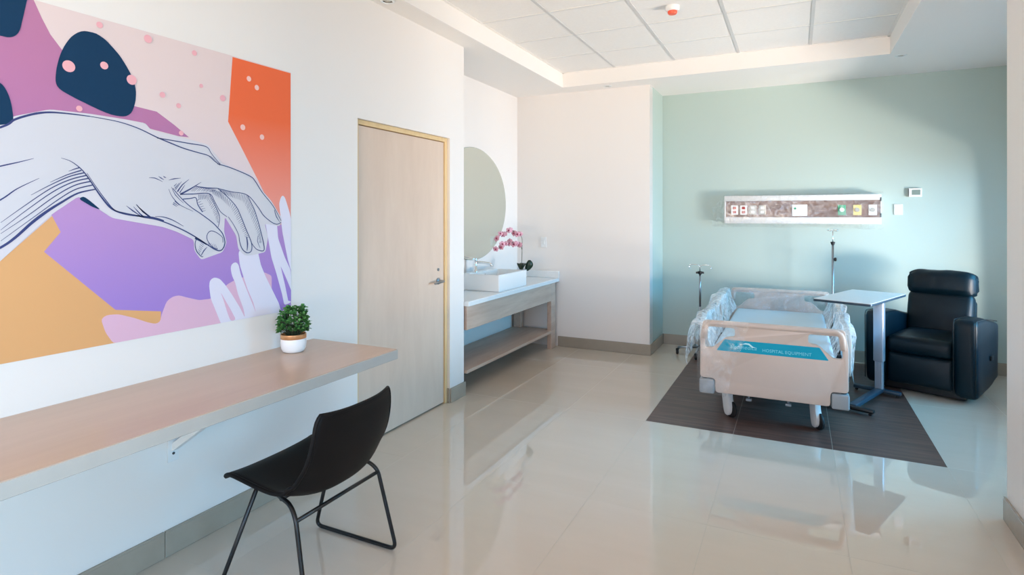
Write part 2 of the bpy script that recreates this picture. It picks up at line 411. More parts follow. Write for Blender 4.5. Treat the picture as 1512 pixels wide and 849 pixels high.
# door
door = nb(); b = door
box(b, LX-.075, LX-.035, DY0+.04, DY1-.038, .012, DZ-.036, .002, 1)
d = struct('door_1', b, M['door'])
fr = nb(); x0, x1 = LX-.11, LX-.022
box(fr, x0, x1, DY0+.001, DY0+.036, 0, DZ-.001, .002, 1); box(fr, x0, x1, DY1-.034, DY1-.001, 0, DZ-.001, .002, 1); box(fr, x0, x1, DY0+.036, DY1-.034, DZ-.032, DZ-.001, .002, 1)
obj('door_frame', fr, M['pine'], d)
g = nb(); box(g, LX-.14, LX-.1, DY0, DY1, 0, DZ); obj('door_stop', g, M['pine'], d)
g = nb(); hy, hz = 3.845, .985
lathe(g, [(0, 0), (.027, 0), (.027, .006), (.02, .012), (.011, .014), (.011, .05), (0, .05)], 20, (LX-.035, hy, hz), 'X')
tube(g, rounded([(LX+.012, hy, hz), (LX+.018, hy, hz), (LX+.02, hy-.05, hz-.002), (LX+.015, hy-.12, hz-.006)], .02), [.009]*8+[.008]*6 if False else .0085, 10)
obj('door_handle', g, M['steel'], d, smooth=True, auto=40)
g = nb(); lathe(g, [(0, 0), (.012, 0), (.012, .006), (0, .008)], 16, (LX-.035, hy, hz+.09), 'X'); obj('lock_rose', g, M['steel'], d, smooth=True, auto=40)

# ---------------------------------------------------------------- mural
MURAL = [
 ('mauve_shape','mauve',[(0.582,2.283),(1.075,2.283),(1.114,2.283),(1.135,2.282),(1.16,2.225),(1.188,2.171),(1.225,2.125),(1.321,2.012),(1.492,1.957),(1.587,1.949),(1.667,1.902),(1.736,1.856),(1.688,1.855),(1.553,1.872),(1.52,1.893),(1.321,1.876),(1.036,1.752),(0.582,1.54)]),
 ('orange_shape','orange',[(1.964,2.278),(2.329,2.278),(2.331,1.309),(2.253,1.386),(2.179,1.576),(2.109,1.689),(2.028,1.818),(1.939,1.957)]),
 ('purple_shape','purple',[(1.185,1.505),(1.278,1.574),(1.404,1.523),(1.678,1.496),(1.927,1.549),(2.109,1.529),(2.238,1.447),(2.331,1.458),(2.331,0.991),(2.253,0.986),(1.915,1.009),(1.606,1.019),(1.417,1.069),(1.417,1.116),(1.167,1.366),(1.221,1.437),(1.193,1.498)]),
 ('yellow_shape','yellow',[(0.582,1.032),(1.036,1.341),(1.193,1.498),(1.221,1.437),(1.167,1.366),(1.417,1.116),(1.606,1.082),(1.602,0.982),(1.321,0.982),(1.036,0.982),(0.582,0.982)]),
 ('pink_wave_shape','pink',[(1.362,1.087),(1.383,1.1),(1.43,1.096),(1.492,1.071),(1.548,1.043),(1.582,1.031),(1.602,1.037),(1.608,1.067),(1.631,1.122),(1.657,1.139),(1.688,1.142),(1.72,1.129),(1.786,1.107),(1.849,1.106),(1.896,1.13),(1.933,1.164),(1.99,1.186),(2.068,1.195),(2.151,1.205),(2.201,1.182),(2.201,1.106),(2.238,1.006),(2.238,0.982),(1.896,0.982),(1.587,0.982),(1.408,0.982),(1.379,1.031)]),
 ('pale_stroke_shape','pale',[(1.908,0.982),(1.898,0.982),(1.872,1.044),(1.845,1.107),(1.837,1.166),(1.84,1.193),(1.862,1.206),(1.893,1.196),(1.924,1.162),(1.961,1.111),(2.005,1.043),(2.036,0.985),(2.027,1.031),(1.994,1.111),(1.978,1.17),(1.961,1.202),(1.953,1.238),(1.956,1.259),(1.98,1.271),(1.997,1.258),(2.011,1.205),(2.039,1.14),(2.079,1.052),(2.102,1.0),(2.085,1.057),(2.05,1.129),(2.022,1.204),(2.005,1.253),(1.997,1.32),(2.05,1.356),(2.108,1.334),(2.132,1.243),(2.162,1.181),(2.205,1.106),(2.249,1.029),(2.262,0.986),(2.269,0.982)]),
 ('pale_stroke_shape','pale',[(2.156,1.481),(2.233,1.48),(2.243,1.378),(2.288,1.273),(2.328,1.202),(2.331,1.154),(2.331,1.023),(2.285,1.014),(2.269,1.078),(2.23,1.195),(2.199,1.278)]),
 ('pale_stroke_shape','pale',[(2.249,1.562),(2.259,1.593),(2.272,1.609),(2.288,1.599),(2.301,1.568),(2.321,1.516),(2.331,1.48),(2.331,1.196),(2.308,1.261),(2.272,1.408)]),
 ('pink_gap_shape','pink',[(1.897,1.132),(1.914,1.103),(1.951,1.042),(1.983,0.985),(1.953,0.982),(1.935,1.025),(1.914,1.089)]),
 ('purple_gap_shape','purple',[(2.259,1.228),(2.275,1.201),(2.301,1.152),(2.331,1.091),(2.331,1.028),(2.311,1.036),(2.288,1.128)]),
 ('white_border_shape','border',[(0.86,1.648),(0.862,1.733),(1.036,1.824),(1.075,1.851),(1.185,1.893),(1.321,1.898),(1.456,1.896),(1.539,1.892),(1.558,1.868),(1.742,1.846),(1.831,1.833),(1.878,1.782),(1.909,1.748),(2.064,1.709),(2.113,1.653),(2.199,1.575),(2.271,1.478),(2.253,1.442),(2.155,1.457),(2.177,1.386),(2.16,1.309),(2.072,1.297),(2.031,1.299),(1.996,1.332),(1.984,1.399),(1.92,1.493),(1.916,1.421),(1.931,1.368),(1.909,1.323),(1.795,1.293),(1.761,1.338),(1.758,1.388),(1.676,1.427),(1.614,1.449),(1.498,1.471),(1.404,1.489),(1.362,1.518),(1.282,1.574),(1.193,1.505),(1.036,1.341),(0.862,1.174)]),
 ('navy_blob','navy',[(1.301,2.218),(1.345,2.22),(1.379,2.204),(1.404,2.182),(1.434,2.153),(1.456,2.122),(1.477,2.089),(1.492,2.055),(1.499,2.019),(1.497,1.981),(1.49,1.952),(1.479,1.924),(1.458,1.908),(1.434,1.905),(1.404,1.906),(1.37,1.914),(1.337,1.925),(1.266,1.951),(1.225,1.969),(1.208,1.982),(1.203,2.004),(1.206,2.047),(1.215,2.091),(1.225,2.123),(1.238,2.152),(1.255,2.181),(1.278,2.205)]),
 ('navy_blob','navy',[(0.809,2.283),(1.118,2.283),(1.114,2.275),(1.105,2.224),(1.093,2.161),(1.085,2.143),(1.072,2.13),(1.056,2.124),(1.036,2.125),(0.862,2.105)]),
 ('navy_blob','navy',[(0.862,1.976),(1.036,1.962),(1.049,1.947),(1.061,1.92),(1.068,1.89),(1.073,1.851),(1.073,1.829),(1.056,1.82),(0.862,1.768)]),
 ('navy_blob','navy',[(1.281,1.564),(1.297,1.575),(1.317,1.561),(1.362,1.521),(1.33,1.533)]),
 ('hand_shape','hand',[(0.86,1.724),(1.036,1.806),(1.075,1.838),(1.116,1.86),(1.151,1.874),(1.185,1.882),(1.223,1.885),(1.267,1.887),(1.321,1.888),(1.379,1.886),(1.438,1.881),(1.509,1.865),(1.587,1.837),(1.645,1.835),(1.741,1.831),(1.829,1.822),(1.865,1.777),(1.897,1.741),(1.99,1.721),(2.067,1.692),(2.138,1.619),(2.207,1.55),(2.252,1.471),(2.234,1.453),(2.198,1.464),(2.146,1.5),(2.088,1.562),(2.1,1.514),(2.129,1.416),(2.151,1.324),(2.112,1.326),(2.079,1.355),(2.071,1.321),(2.047,1.312),(2.015,1.338),(1.999,1.392),(1.968,1.453),(1.931,1.503),(1.897,1.5),(1.886,1.445),(1.908,1.408),(1.919,1.369),(1.901,1.337),(1.879,1.332),(1.795,1.308),(1.767,1.338),(1.764,1.375),(1.771,1.394),(1.741,1.413),(1.676,1.449),(1.614,1.473),(1.555,1.488),(1.498,1.494),(1.471,1.497),(1.412,1.515),(1.376,1.552),(1.356,1.581),(1.34,1.603),(1.278,1.586),(1.221,1.548),(1.175,1.514),(1.128,1.473),(1.079,1.423),(1.036,1.389),(0.86,1.235)]),
]
INK = [
 ([(0.8598,1.7237),(1.0364,1.8064),(1.0754,1.8381),(1.1158,1.8599),(1.1513,1.874),(1.1845,1.8818),(1.2232,1.8854),(1.2667,1.8871),(1.3214,1.8876)],1.6,1.8,0.8),
 ([(1.3214,1.8876),(1.3786,1.8855),(1.4384,1.8805),(1.5095,1.865),(1.5874,1.8373),(1.6449,1.8203),(1.7081,1.8029),(1.7742,1.791),(1.8327,1.7807),(1.8646,1.7579),(1.8936,1.7408)],0.6,1.2,0.8),
 ([(1.5868,1.835),(1.6467,1.8323),(1.7308,1.8278),(1.8199,1.822),(1.8488,1.7902),(1.8963,1.7432)],1,1,0.5),
 ([(1.8794,1.7461),(1.9535,1.7321),(2.0635,1.6989),(2.0964,1.6732),(2.1384,1.6192),(2.2078,1.5499),(2.2618,1.4706)],0.9,1.1,0.8),
 ([(2.2618,1.4633),(2.2346,1.4528),(2.199,1.464),(2.1469,1.4998),(2.113,1.5416),(2.0473,1.6023),(1.9535,1.6159),(1.8794,1.6294)],0.8,1,0.7),
 ([(2.2167,1.5285),(2.2301,1.4925),(2.2527,1.4649)],0.8,1.2,0.4),
 ([(2.0473,1.6023),(2.0717,1.5617),(2.0964,1.5136),(2.1299,1.4157),(2.1512,1.3235),(2.113,1.322),(2.0881,1.3406),(2.0717,1.3621)],0.7,1.2,0.6),
 ([(2.113,1.3952),(2.1089,1.3675),(2.1256,1.3318)],0.5,0.9,0.4),
 ([(1.8794,1.6294),(1.9234,1.5984),(1.9803,1.5466),(2.0076,1.4998),(2.0393,1.4316),(2.0717,1.3621),(2.0717,1.3207),(2.0473,1.3118),(2.0194,1.3304),(2.0037,1.3649),(1.9958,1.4056),(1.9688,1.4531),(1.9384,1.4932)],0.8,1.1,0.6),
 ([(2.0433,1.3906),(2.049,1.3562),(2.0457,1.3222)],1.4,1.8,0.8),
 ([(1.7677,1.6341),(1.8225,1.6283),(1.8794,1.6294)],0.8,1.4,0.8),
 ([(1.6922,1.5942),(1.7543,1.5981),(1.8365,1.6021),(1.8649,1.5643),(1.8939,1.5193),(1.9309,1.4932)],1,0.9,0.6),
 ([(1.8365,1.6021),(1.8649,1.5514),(1.8866,1.5063),(1.8903,1.4738),(1.883,1.4446)],0.7,0.9,0.6),
 ([(1.7051,1.5732),(1.741,1.5772),(1.7677,1.581),(1.7778,1.5499),(1.8017,1.5156)],1,0.9,1.2),
 ([(1.6575,1.6201),(1.6954,1.5791),(1.741,1.54),(1.7948,1.5061),(1.8507,1.4677),(1.8866,1.4348),(1.9086,1.4082),(1.9197,1.3684),(1.9086,1.3395),(1.8903,1.3306),(1.8649,1.3385),(1.8365,1.3559),(1.7677,1.3998),(1.7083,1.4324),(1.6451,1.4608),(1.5845,1.4822),(1.5321,1.4912),(1.4983,1.4998)],0.8,1.3,1),
 ([(1.7083,1.4508),(1.6575,1.4787),(1.6145,1.4927),(1.5786,1.4951)],0.4,1,0.4),
 ([(1.9086,1.3689),(1.9049,1.3952),(1.8721,1.4189),(1.8436,1.4261),(1.826,1.4106),(1.826,1.3851),(1.8507,1.3521),(1.8794,1.3377)],0.7,0.8,0.8),
 ([(1.771,1.3922),(1.7643,1.3687),(1.771,1.3371),(1.7948,1.3094),(1.8051,1.3087)],0.8,1,0.6),
 ([(1.7948,1.3138),(1.8086,1.3351),(1.826,1.352)],0.8,1.2,0.4),
 ([(1.7643,1.3968),(1.7948,1.38),(1.8225,1.363)],2.5,2,1),
 ([(1.6389,1.6164),(1.6544,1.5839),(1.689,1.5485),(1.7543,1.5184)],0.3,0.8,0.3),
 ([(1.6513,1.6259),(1.67,1.5904),(1.7083,1.5549)],0.3,0.8,0.3),
 ([(1.6922,1.5942),(1.741,1.6205),(1.7948,1.6543)],1.8,1.4,0.3),
 ([(1.6795,1.6059),(1.7019,1.6373),(1.7344,1.6635)],1.4,1,0.3),
 ([(1.689,1.6002),(1.7083,1.6284),(1.7148,1.6379)],1,0.6,0.2),
 ([(1.6669,1.6205),(1.6779,1.6331),(1.689,1.6458)],0.8,0.6,0.3),
 ([(1.67,1.6146),(1.6843,1.6334),(1.6986,1.6524)],0.8,0.6,0.3),
 ([(1.6637,1.6295),(1.67,1.6358),(1.6763,1.6421)],0.8,0.6,0.3),
 ([(1.6606,1.557),(1.6716,1.5497),(1.6827,1.5423)],0.8,0.6,0.3),
 ([(1.6669,1.5632),(1.6779,1.5543),(1.689,1.5454)],0.8,0.6,0.3),
 ([(1.6575,1.5509),(1.6669,1.5451),(1.6763,1.5392)],0.8,0.6,0.3),
 ([(1.5523,1.661),(1.5786,1.6607),(1.6114,1.6466)],0.3,0.9,0.3),
 ([(1.5934,1.6692),(1.6054,1.6623),(1.6175,1.6553)],0.3,1,0.3),
 ([(1.6389,1.6552),(1.6637,1.6626),(1.6954,1.6675)],0.3,1,0.3),
 ([(1.6145,1.6717),(1.6205,1.6673),(1.6278,1.6654)],0.3,1,0.3),
 ([(1.4983,1.5453),(1.5264,1.517),(1.5581,1.494)],0.4,1.4,0.8),
 ([(1.4872,1.5366),(1.5151,1.5055),(1.5321,1.494)],0.3,1.2,0.6),
 ([(1.2218,1.7157),(1.2526,1.7066),(1.2842,1.6844),(1.31,1.6541),(1.3431,1.6017),(1.3702,1.5625),(1.3979,1.5298),(1.4333,1.5115),(1.4845,1.5002),(1.5691,1.4907),(1.6176,1.4761)],0.3,1.5,1.4),
 ([(1.31,1.6648),(1.3431,1.6126),(1.3805,1.5591),(1.4119,1.5225),(1.455,1.5093),(1.5147,1.4987)],0.4,0.9,0.5),
 ([(1.4586,1.5396),(1.4845,1.5193),(1.5185,1.4963)],0.3,1.2,0.5),
 ([(1.4995,1.5464),(1.5262,1.5157),(1.5573,1.4908)],0.3,1.2,0.5),
 ([(1.3398,1.603),(1.2778,1.585),(1.2218,1.5485),(1.1742,1.5137),(1.1283,1.4736),(1.0788,1.4221),(1.0364,1.3884),(0.9372,1.3293)],1,2.4,1.6),
 ([(1.2842,1.6844),(1.2652,1.6767),(1.2464,1.6677)],1.1,0.8,0.3),
 ([(1.2906,1.6742),(1.2402,1.6533),(1.1859,1.6227)],1.1,0.8,0.3),
 ([(1.3003,1.6656),(1.2464,1.6467),(1.18,1.6088),(1.1255,1.5732)],1.1,0.8,0.3),
 ([(1.31,1.6563),(1.2526,1.6366),(1.1859,1.5989),(1.1005,1.5297),(1.0364,1.4746)],1.1,0.8,0.3),
 ([(1.3166,1.6452),(1.2589,1.6264),(1.1918,1.5855),(1.106,1.5133),(1.0364,1.4491)],1.1,0.8,0.3),
 ([(1.3232,1.6333),(1.2652,1.6141),(1.1978,1.5686),(1.1171,1.5002),(1.0364,1.4363)],1.1,0.8,0.3),
 ([(1.3298,1.6192),(1.2715,1.6003),(1.2158,1.5622),(1.1339,1.4935),(1.0364,1.4108)],1.1,0.8,0.3),
 ([(0.9372,1.6344),(1.0364,1.6713),(1.0896,1.6897),(1.1339,1.7066)],1.2,1,0.3),
 ([(0.9372,1.488),(1.0364,1.5544),(1.0842,1.5947),(1.151,1.6357)],1.2,1,0.3),
 ([(1.8866,1.6265),(1.8967,1.6144),(1.9068,1.6023)],0.5,0.42,0.2),
 ([(1.8943,1.625),(1.9054,1.6128),(1.9165,1.6004)],0.5,0.42,0.2),
 ([(1.9019,1.6236),(1.914,1.6111),(1.9262,1.5986)],0.5,0.42,0.2),
 ([(1.9096,1.6222),(1.9197,1.6094),(1.9298,1.5965)],0.5,0.42,0.2),
 ([(1.9174,1.6207),(1.9284,1.6077),(1.9394,1.5947)],0.5,0.42,0.2),
 ([(1.9252,1.6192),(1.9342,1.606),(1.9433,1.5926)],0.5,0.42,0.2),
 ([(1.933,1.6178),(1.9429,1.6043),(1.9529,1.5907)],0.5,0.42,0.2),
 ([(1.9409,1.6163),(1.9515,1.6026),(1.9622,1.5888)],0.5,0.42,0.2),
 ([(1.9488,1.6148),(1.957,1.6008),(1.9653,1.5867)],0.5,0.42,0.2),
 ([(1.9578,1.6133),(1.9657,1.5991),(1.9737,1.5847)],0.5,0.42,0.2),
 ([(1.9684,1.6119),(1.9735,1.5973),(1.9787,1.5826)],0.5,0.42,0.2),
 ([(1.9792,1.6104),(1.9831,1.5955),(1.9871,1.5806)],0.5,0.42,0.2),
 ([(1.99,1.6089),(1.9924,1.5937),(1.9948,1.5786)],0.5,0.42,0.2),
 ([(2.0008,1.6074),(2.0012,1.5919),(2.0015,1.5765)],0.5,0.42,0.2),
 ([(2.0118,1.6058),(2.0102,1.5901),(2.0086,1.5745)],0.5,0.42,0.2),
 ([(2.0228,1.6043),(2.0198,1.5883),(2.0168,1.5724)],0.5,0.42,0.2),
 ([(2.0339,1.6028),(2.0283,1.5856),(2.0227,1.5684)],0.5,0.42,0.2),
 ([(2.0451,1.6012),(2.036,1.5819),(2.027,1.5627)],0.5,0.42,0.2),
 ([(2.0511,1.5941),(2.0426,1.5749),(2.0342,1.5557)],0.5,0.42,0.2),
 ([(2.0558,1.5857),(2.046,1.5669),(2.0363,1.5483)],0.5,0.42,0.2),
 ([(2.0605,1.5772),(2.0519,1.559),(2.0434,1.5409)],0.5,0.42,0.2),
 ([(2.0652,1.5687),(2.0553,1.551),(2.0453,1.5334)],0.5,0.42,0.2),
 ([(2.07,1.5601),(2.0585,1.543),(2.0471,1.5259)],0.5,0.42,0.2),
 ([(2.0747,1.5516),(2.0646,1.5349),(2.0546,1.5184)],0.5,0.42,0.2),
 ([(2.0795,1.543),(2.0678,1.5269),(2.0563,1.5109)],0.5,0.42,0.2),
 ([(2.0843,1.5343),(2.0747,1.5177),(2.0651,1.5012)],0.5,0.42,0.2),
 ([(2.089,1.5249),(2.0785,1.5079),(2.0681,1.491)],0.5,0.42,0.2),
 ([(2.0933,1.512),(2.0822,1.496),(2.0711,1.48)],0.5,0.42,0.2),
 ([(2.0976,1.4991),(2.0886,1.484),(2.0796,1.4689)],0.5,0.42,0.2),
 ([(2.102,1.4862),(2.0924,1.472),(2.0829,1.4578)],0.5,0.42,0.2),
 ([(2.1063,1.4732),(2.0987,1.4599),(2.091,1.4467)],0.5,0.42,0.2),
 ([(2.1107,1.4602),(2.1025,1.4478),(2.0944,1.4355)],0.5,0.42,0.2),
 ([(2.1151,1.4472),(2.1066,1.4358),(2.0981,1.4244)],0.5,0.42,0.2),
 ([(2.1195,1.4341),(2.1123,1.4242),(2.1051,1.4143)],0.5,0.42,0.2),
 ([(2.1239,1.421),(2.1149,1.4139),(2.1061,1.4067)],0.5,0.42,0.2),
 ([(2.1262,1.4119),(2.1186,1.406),(2.111,1.4001)],0.5,0.42,0.2),
 ([(2.1272,1.4053),(2.1189,1.3998),(2.1107,1.3942)],0.5,0.42,0.2),
 ([(2.1282,1.3988),(2.1194,1.3935),(2.1106,1.3884)],0.5,0.42,0.2),
 ([(2.1292,1.3922),(2.122,1.3873),(2.1148,1.3823)],0.5,0.42,0.2),
 ([(2.1302,1.3857),(2.1225,1.3811),(2.1148,1.3764)],0.5,0.42,0.2),
 ([(2.1312,1.3791),(2.1249,1.3748),(2.1188,1.3704)],0.5,0.42,0.2),
 ([(2.1321,1.3726),(2.1255,1.3685),(2.1188,1.3645)],0.5,0.42,0.2),
 ([(2.1331,1.366),(2.1256,1.3639),(2.118,1.3617)],0.5,0.42,0.2),
 ([(2.1341,1.3594),(2.1274,1.3597),(2.1206,1.36)],0.5,0.42,0.2),
 ([(1.8507,1.6218),(1.8534,1.6103),(1.8561,1.5989)],0.5,0.42,0.2),
 ([(1.8558,1.6208),(1.8595,1.6084),(1.8632,1.5959)],0.5,0.42,0.2),
 ([(1.861,1.6199),(1.8658,1.6064),(1.8705,1.5929)],0.5,0.42,0.2),
 ([(1.8663,1.6189),(1.8709,1.6044),(1.8755,1.5898)],0.5,0.42,0.2),
 ([(1.8715,1.6179),(1.8773,1.6024),(1.8831,1.5867)],0.5,0.42,0.2),
 ([(1.8767,1.6169),(1.8822,1.6003),(1.8876,1.5836)],0.5,0.42,0.2),
 ([(1.882,1.616),(1.8887,1.5983),(1.8955,1.5806)],0.5,0.42,0.2),
 ([(1.8873,1.615),(1.8954,1.5963),(1.9035,1.5775)],0.5,0.42,0.2),
 ([(1.8926,1.614),(1.8992,1.5939),(1.9058,1.5737)],0.5,0.42,0.2),
 ([(1.9016,1.6075),(1.9074,1.5881),(1.9132,1.5686)],0.5,0.42,0.2),
 ([(1.9119,1.5991),(1.915,1.581),(1.9182,1.5629)],0.5,0.42,0.2),
 ([(1.9222,1.5907),(1.9238,1.574),(1.9254,1.5573)],0.5,0.42,0.2),
 ([(1.9326,1.5822),(1.9322,1.5669),(1.9317,1.5516)],0.5,0.42,0.2),
 ([(1.9431,1.5736),(1.9408,1.5598),(1.9386,1.5459)],0.5,0.42,0.2),
 ([(1.9536,1.565),(1.949,1.5526),(1.9443,1.5402)],0.5,0.42,0.2),
 ([(1.9643,1.5564),(1.9585,1.5454),(1.9528,1.5344)],0.5,0.42,0.2),
 ([(1.975,1.5477),(1.9664,1.5371),(1.9579,1.5267)],0.5,0.42,0.2),
 ([(1.9829,1.5386),(1.9721,1.5285),(1.9614,1.5184)],0.5,0.42,0.2),
 ([(1.9881,1.5293),(1.9787,1.5197),(1.9694,1.51)],0.5,0.42,0.2),
 ([(1.9932,1.52),(1.9826,1.5108),(1.972,1.5016)],0.5,0.42,0.2),
 ([(1.9984,1.5107),(1.9893,1.5019),(1.9802,1.4932)],0.5,0.42,0.2),
 ([(2.0037,1.5013),(1.9932,1.493),(1.9828,1.4848)],0.5,0.42,0.2),
 ([(2.0089,1.4919),(1.997,1.4841),(1.9853,1.4764)],0.5,0.42,0.2),
 ([(2.0141,1.4824),(2.0039,1.4751),(1.9937,1.4678)],0.5,0.42,0.2),
 ([(2.0194,1.473),(2.0077,1.4661),(1.9962,1.4594)],0.5,0.42,0.2),
 ([(2.0243,1.4636),(2.0144,1.4572),(2.0046,1.4508)],0.5,0.42,0.2),
 ([(2.0282,1.4545),(2.0174,1.4484),(2.0066,1.4424)],0.5,0.42,0.2),
 ([(2.032,1.4453),(2.0203,1.4396),(2.0087,1.4339)],0.5,0.42,0.2),
 ([(2.0359,1.4362),(2.0262,1.4308),(2.0166,1.4254)],0.5,0.42,0.2),
 ([(2.0398,1.427),(2.0293,1.422),(2.0189,1.4169)],0.5,0.42,0.2),
 ([(2.0437,1.4178),(2.0351,1.413),(2.0266,1.4083)],0.5,0.42,0.2),
 ([(2.0476,1.4086),(2.0383,1.4042),(2.029,1.3998)],0.5,0.42,0.2),
 ([(2.0515,1.3994),(2.0409,1.3963),(2.0304,1.3933)],0.5,0.42,0.2),
 ([(2.0554,1.3901),(2.0451,1.3905),(2.0349,1.3908)],0.5,0.42,0.2),
 ([(1.7677,1.6322),(1.7554,1.6208),(1.7432,1.6095)],0.5,0.42,0.2),
 ([(1.776,1.6315),(1.7631,1.6206),(1.7503,1.6098)],0.5,0.42,0.2),
 ([(1.7843,1.6307),(1.7711,1.6204),(1.758,1.6102)],0.5,0.42,0.2),
 ([(1.7927,1.6299),(1.7824,1.6203),(1.7722,1.6108)],0.5,0.42,0.2),
 ([(1.8012,1.6291),(1.7907,1.6201),(1.7804,1.6112)],0.5,0.42,0.2),
 ([(1.8097,1.6283),(1.8018,1.62),(1.7939,1.6117)],0.5,0.42,0.2),
 ([(1.8182,1.6274),(1.8103,1.6198),(1.8025,1.6121)],0.5,0.42,0.2),
 ([(1.8263,1.6267),(1.8168,1.6192),(1.8075,1.6117)],0.5,0.42,0.2),
 ([(1.8338,1.626),(1.8254,1.6187),(1.8171,1.6114)],0.5,0.42,0.2),
 ([(1.8414,1.6254),(1.8316,1.6182),(1.8219,1.611)],0.5,0.42,0.2),
 ([(1.849,1.6247),(1.8404,1.6177),(1.8318,1.6107)],0.5,0.42,0.2),
 ([(1.8567,1.624),(1.8466,1.6171),(1.8365,1.6103)],0.5,0.42,0.2),
 ([(1.8644,1.6233),(1.8527,1.6166),(1.8411,1.6098)],0.5,0.42,0.2),
 ([(1.8721,1.6226),(1.8607,1.6162),(1.8493,1.6097)],0.5,0.42,0.2),
 ([(1.7812,1.5971),(1.7824,1.5844),(1.7836,1.5718)],0.5,0.42,0.2),
 ([(1.7877,1.5973),(1.7883,1.5849),(1.7888,1.5725)],0.5,0.42,0.2),
 ([(1.7943,1.5975),(1.794,1.5853),(1.7937,1.5732)],0.5,0.42,0.2),
 ([(1.8009,1.5977),(1.7998,1.5858),(1.7988,1.5739)],0.5,0.42,0.2),
 ([(1.8075,1.5979),(1.8054,1.5862),(1.8034,1.5745)],0.5,0.42,0.2),
 ([(1.8141,1.5981),(1.8116,1.5867),(1.8092,1.5753)],0.5,0.42,0.2),
 ([(1.8208,1.5984),(1.8172,1.5871),(1.8135,1.5759)],0.5,0.42,0.2),
 ([(1.8275,1.5986),(1.8225,1.5876),(1.8175,1.5766)],0.5,0.42,0.2),
 ([(1.8343,1.5988),(1.829,1.5861),(1.8237,1.5735)],0.5,0.42,0.2),
 ([(1.8399,1.5931),(1.8332,1.58),(1.8265,1.567)],0.5,0.42,0.2),
 ([(1.845,1.5844),(1.8388,1.572),(1.8326,1.5597)],0.5,0.42,0.2),
 ([(1.8501,1.5757),(1.8425,1.564),(1.835,1.5524)],0.5,0.42,0.2),
 ([(1.8552,1.5669),(1.8462,1.556),(1.8371,1.545)],0.5,0.42,0.2),
 ([(1.8604,1.5581),(1.8521,1.5479),(1.8439,1.5377)],0.5,0.42,0.2),
 ([(1.8655,1.5493),(1.8556,1.5398),(1.8458,1.5304)],0.5,0.42,0.2),
 ([(1.8707,1.5405),(1.8618,1.5317),(1.853,1.523)],0.5,0.42,0.2),
 ([(1.8759,1.5316),(1.8653,1.5238),(1.8548,1.516)],0.5,0.42,0.2),
 ([(1.8797,1.5234),(1.8678,1.5166),(1.8559,1.5099)],0.5,0.42,0.2),
 ([(1.8805,1.5164),(1.8712,1.5102),(1.862,1.5041)],0.5,0.42,0.2),
 ([(1.8814,1.5094),(1.8719,1.5038),(1.8625,1.4983)],0.5,0.42,0.2),
 ([(1.8823,1.5024),(1.8751,1.4974),(1.8679,1.4925)],0.5,0.42,0.2),
 ([(1.8831,1.4954),(1.8759,1.491),(1.8687,1.4867)],0.5,0.42,0.2),
 ([(1.884,1.4883),(1.8769,1.4846),(1.8699,1.4808)],0.5,0.42,0.2),
 ([(1.8849,1.4813),(1.8797,1.4782),(1.8745,1.475)],0.5,0.42,0.2),
 ([(1.8858,1.4743),(1.8809,1.4717),(1.876,1.4691)],0.5,0.42,0.2),
 ([(1.8866,1.4673),(1.8823,1.4673),(1.8779,1.4674)],0.5,0.42,0.2),
 ([(1.7744,1.5687),(1.7809,1.5727),(1.7874,1.5767)],0.5,0.42,0.2),
 ([(1.7798,1.5588),(1.7876,1.5623),(1.7955,1.5659)],0.5,0.42,0.2),
 ([(1.7853,1.5488),(1.7945,1.5519),(1.8038,1.555)],0.5,0.42,0.2),
 ([(1.7907,1.5388),(1.799,1.5414),(1.8074,1.544)],0.5,0.42,0.2),
 ([(1.7962,1.5288),(1.806,1.5309),(1.8159,1.533)],0.5,0.42,0.2),
 ([(1.8017,1.5187),(1.81,1.5212),(1.8183,1.5236)],0.5,0.42,0.2),
 ([(1.8365,1.7747),(1.8437,1.7778),(1.8509,1.7809)],0.5,0.42,0.2),
 ([(1.8426,1.7706),(1.8507,1.7737),(1.8588,1.7767)],0.5,0.42,0.2),
 ([(1.8486,1.7666),(1.8577,1.7696),(1.8668,1.7726)],0.5,0.42,0.2),
 ([(1.8547,1.7625),(1.8625,1.7652),(1.8702,1.768)],0.5,0.42,0.2),
 ([(1.8609,1.7584),(1.8695,1.7611),(1.8782,1.7638)],0.5,0.42,0.2),
 ([(1.867,1.7543),(1.8743,1.7567),(1.8817,1.7591)],0.5,0.42,0.2),
 ([(1.8732,1.7502),(1.8815,1.7526),(1.8898,1.7549)],0.5,0.42,0.2),
 ([(1.8794,1.7461),(1.8881,1.7487),(1.8968,1.7514)],0.5,0.42,0.2),
 ([(1.8086,1.3604),(1.8002,1.3673),(1.7919,1.3742)],0.5,0.42,0.2),
 ([(1.8045,1.353),(1.796,1.36),(1.7876,1.3669)],0.5,0.42,0.2),
 ([(1.8003,1.3456),(1.792,1.3526),(1.7837,1.3595)],0.5,0.42,0.2),
 ([(1.7962,1.3383),(1.79,1.3451),(1.7838,1.352)],0.5,0.42,0.2),
 ([(1.7921,1.3309),(1.7862,1.3378),(1.7802,1.3446)],0.5,0.42,0.2),
 ([(1.788,1.3236),(1.7839,1.3309),(1.7798,1.3382)],0.5,0.42,0.2),
 ([(1.8365,1.3591),(1.8333,1.3652),(1.83,1.3712)],0.5,0.42,0.2),
 ([(1.8471,1.3538),(1.843,1.3616),(1.8388,1.3694)],0.5,0.42,0.2),
 ([(1.8578,1.3485),(1.8526,1.3581),(1.8475,1.3676)],0.5,0.42,0.2),
 ([(1.8685,1.3431),(1.8637,1.3544),(1.8588,1.3657)],0.5,0.42,0.2),
 ([(1.8794,1.3377),(1.8732,1.3507),(1.867,1.3635)],0.5,0.42,0.2),
]
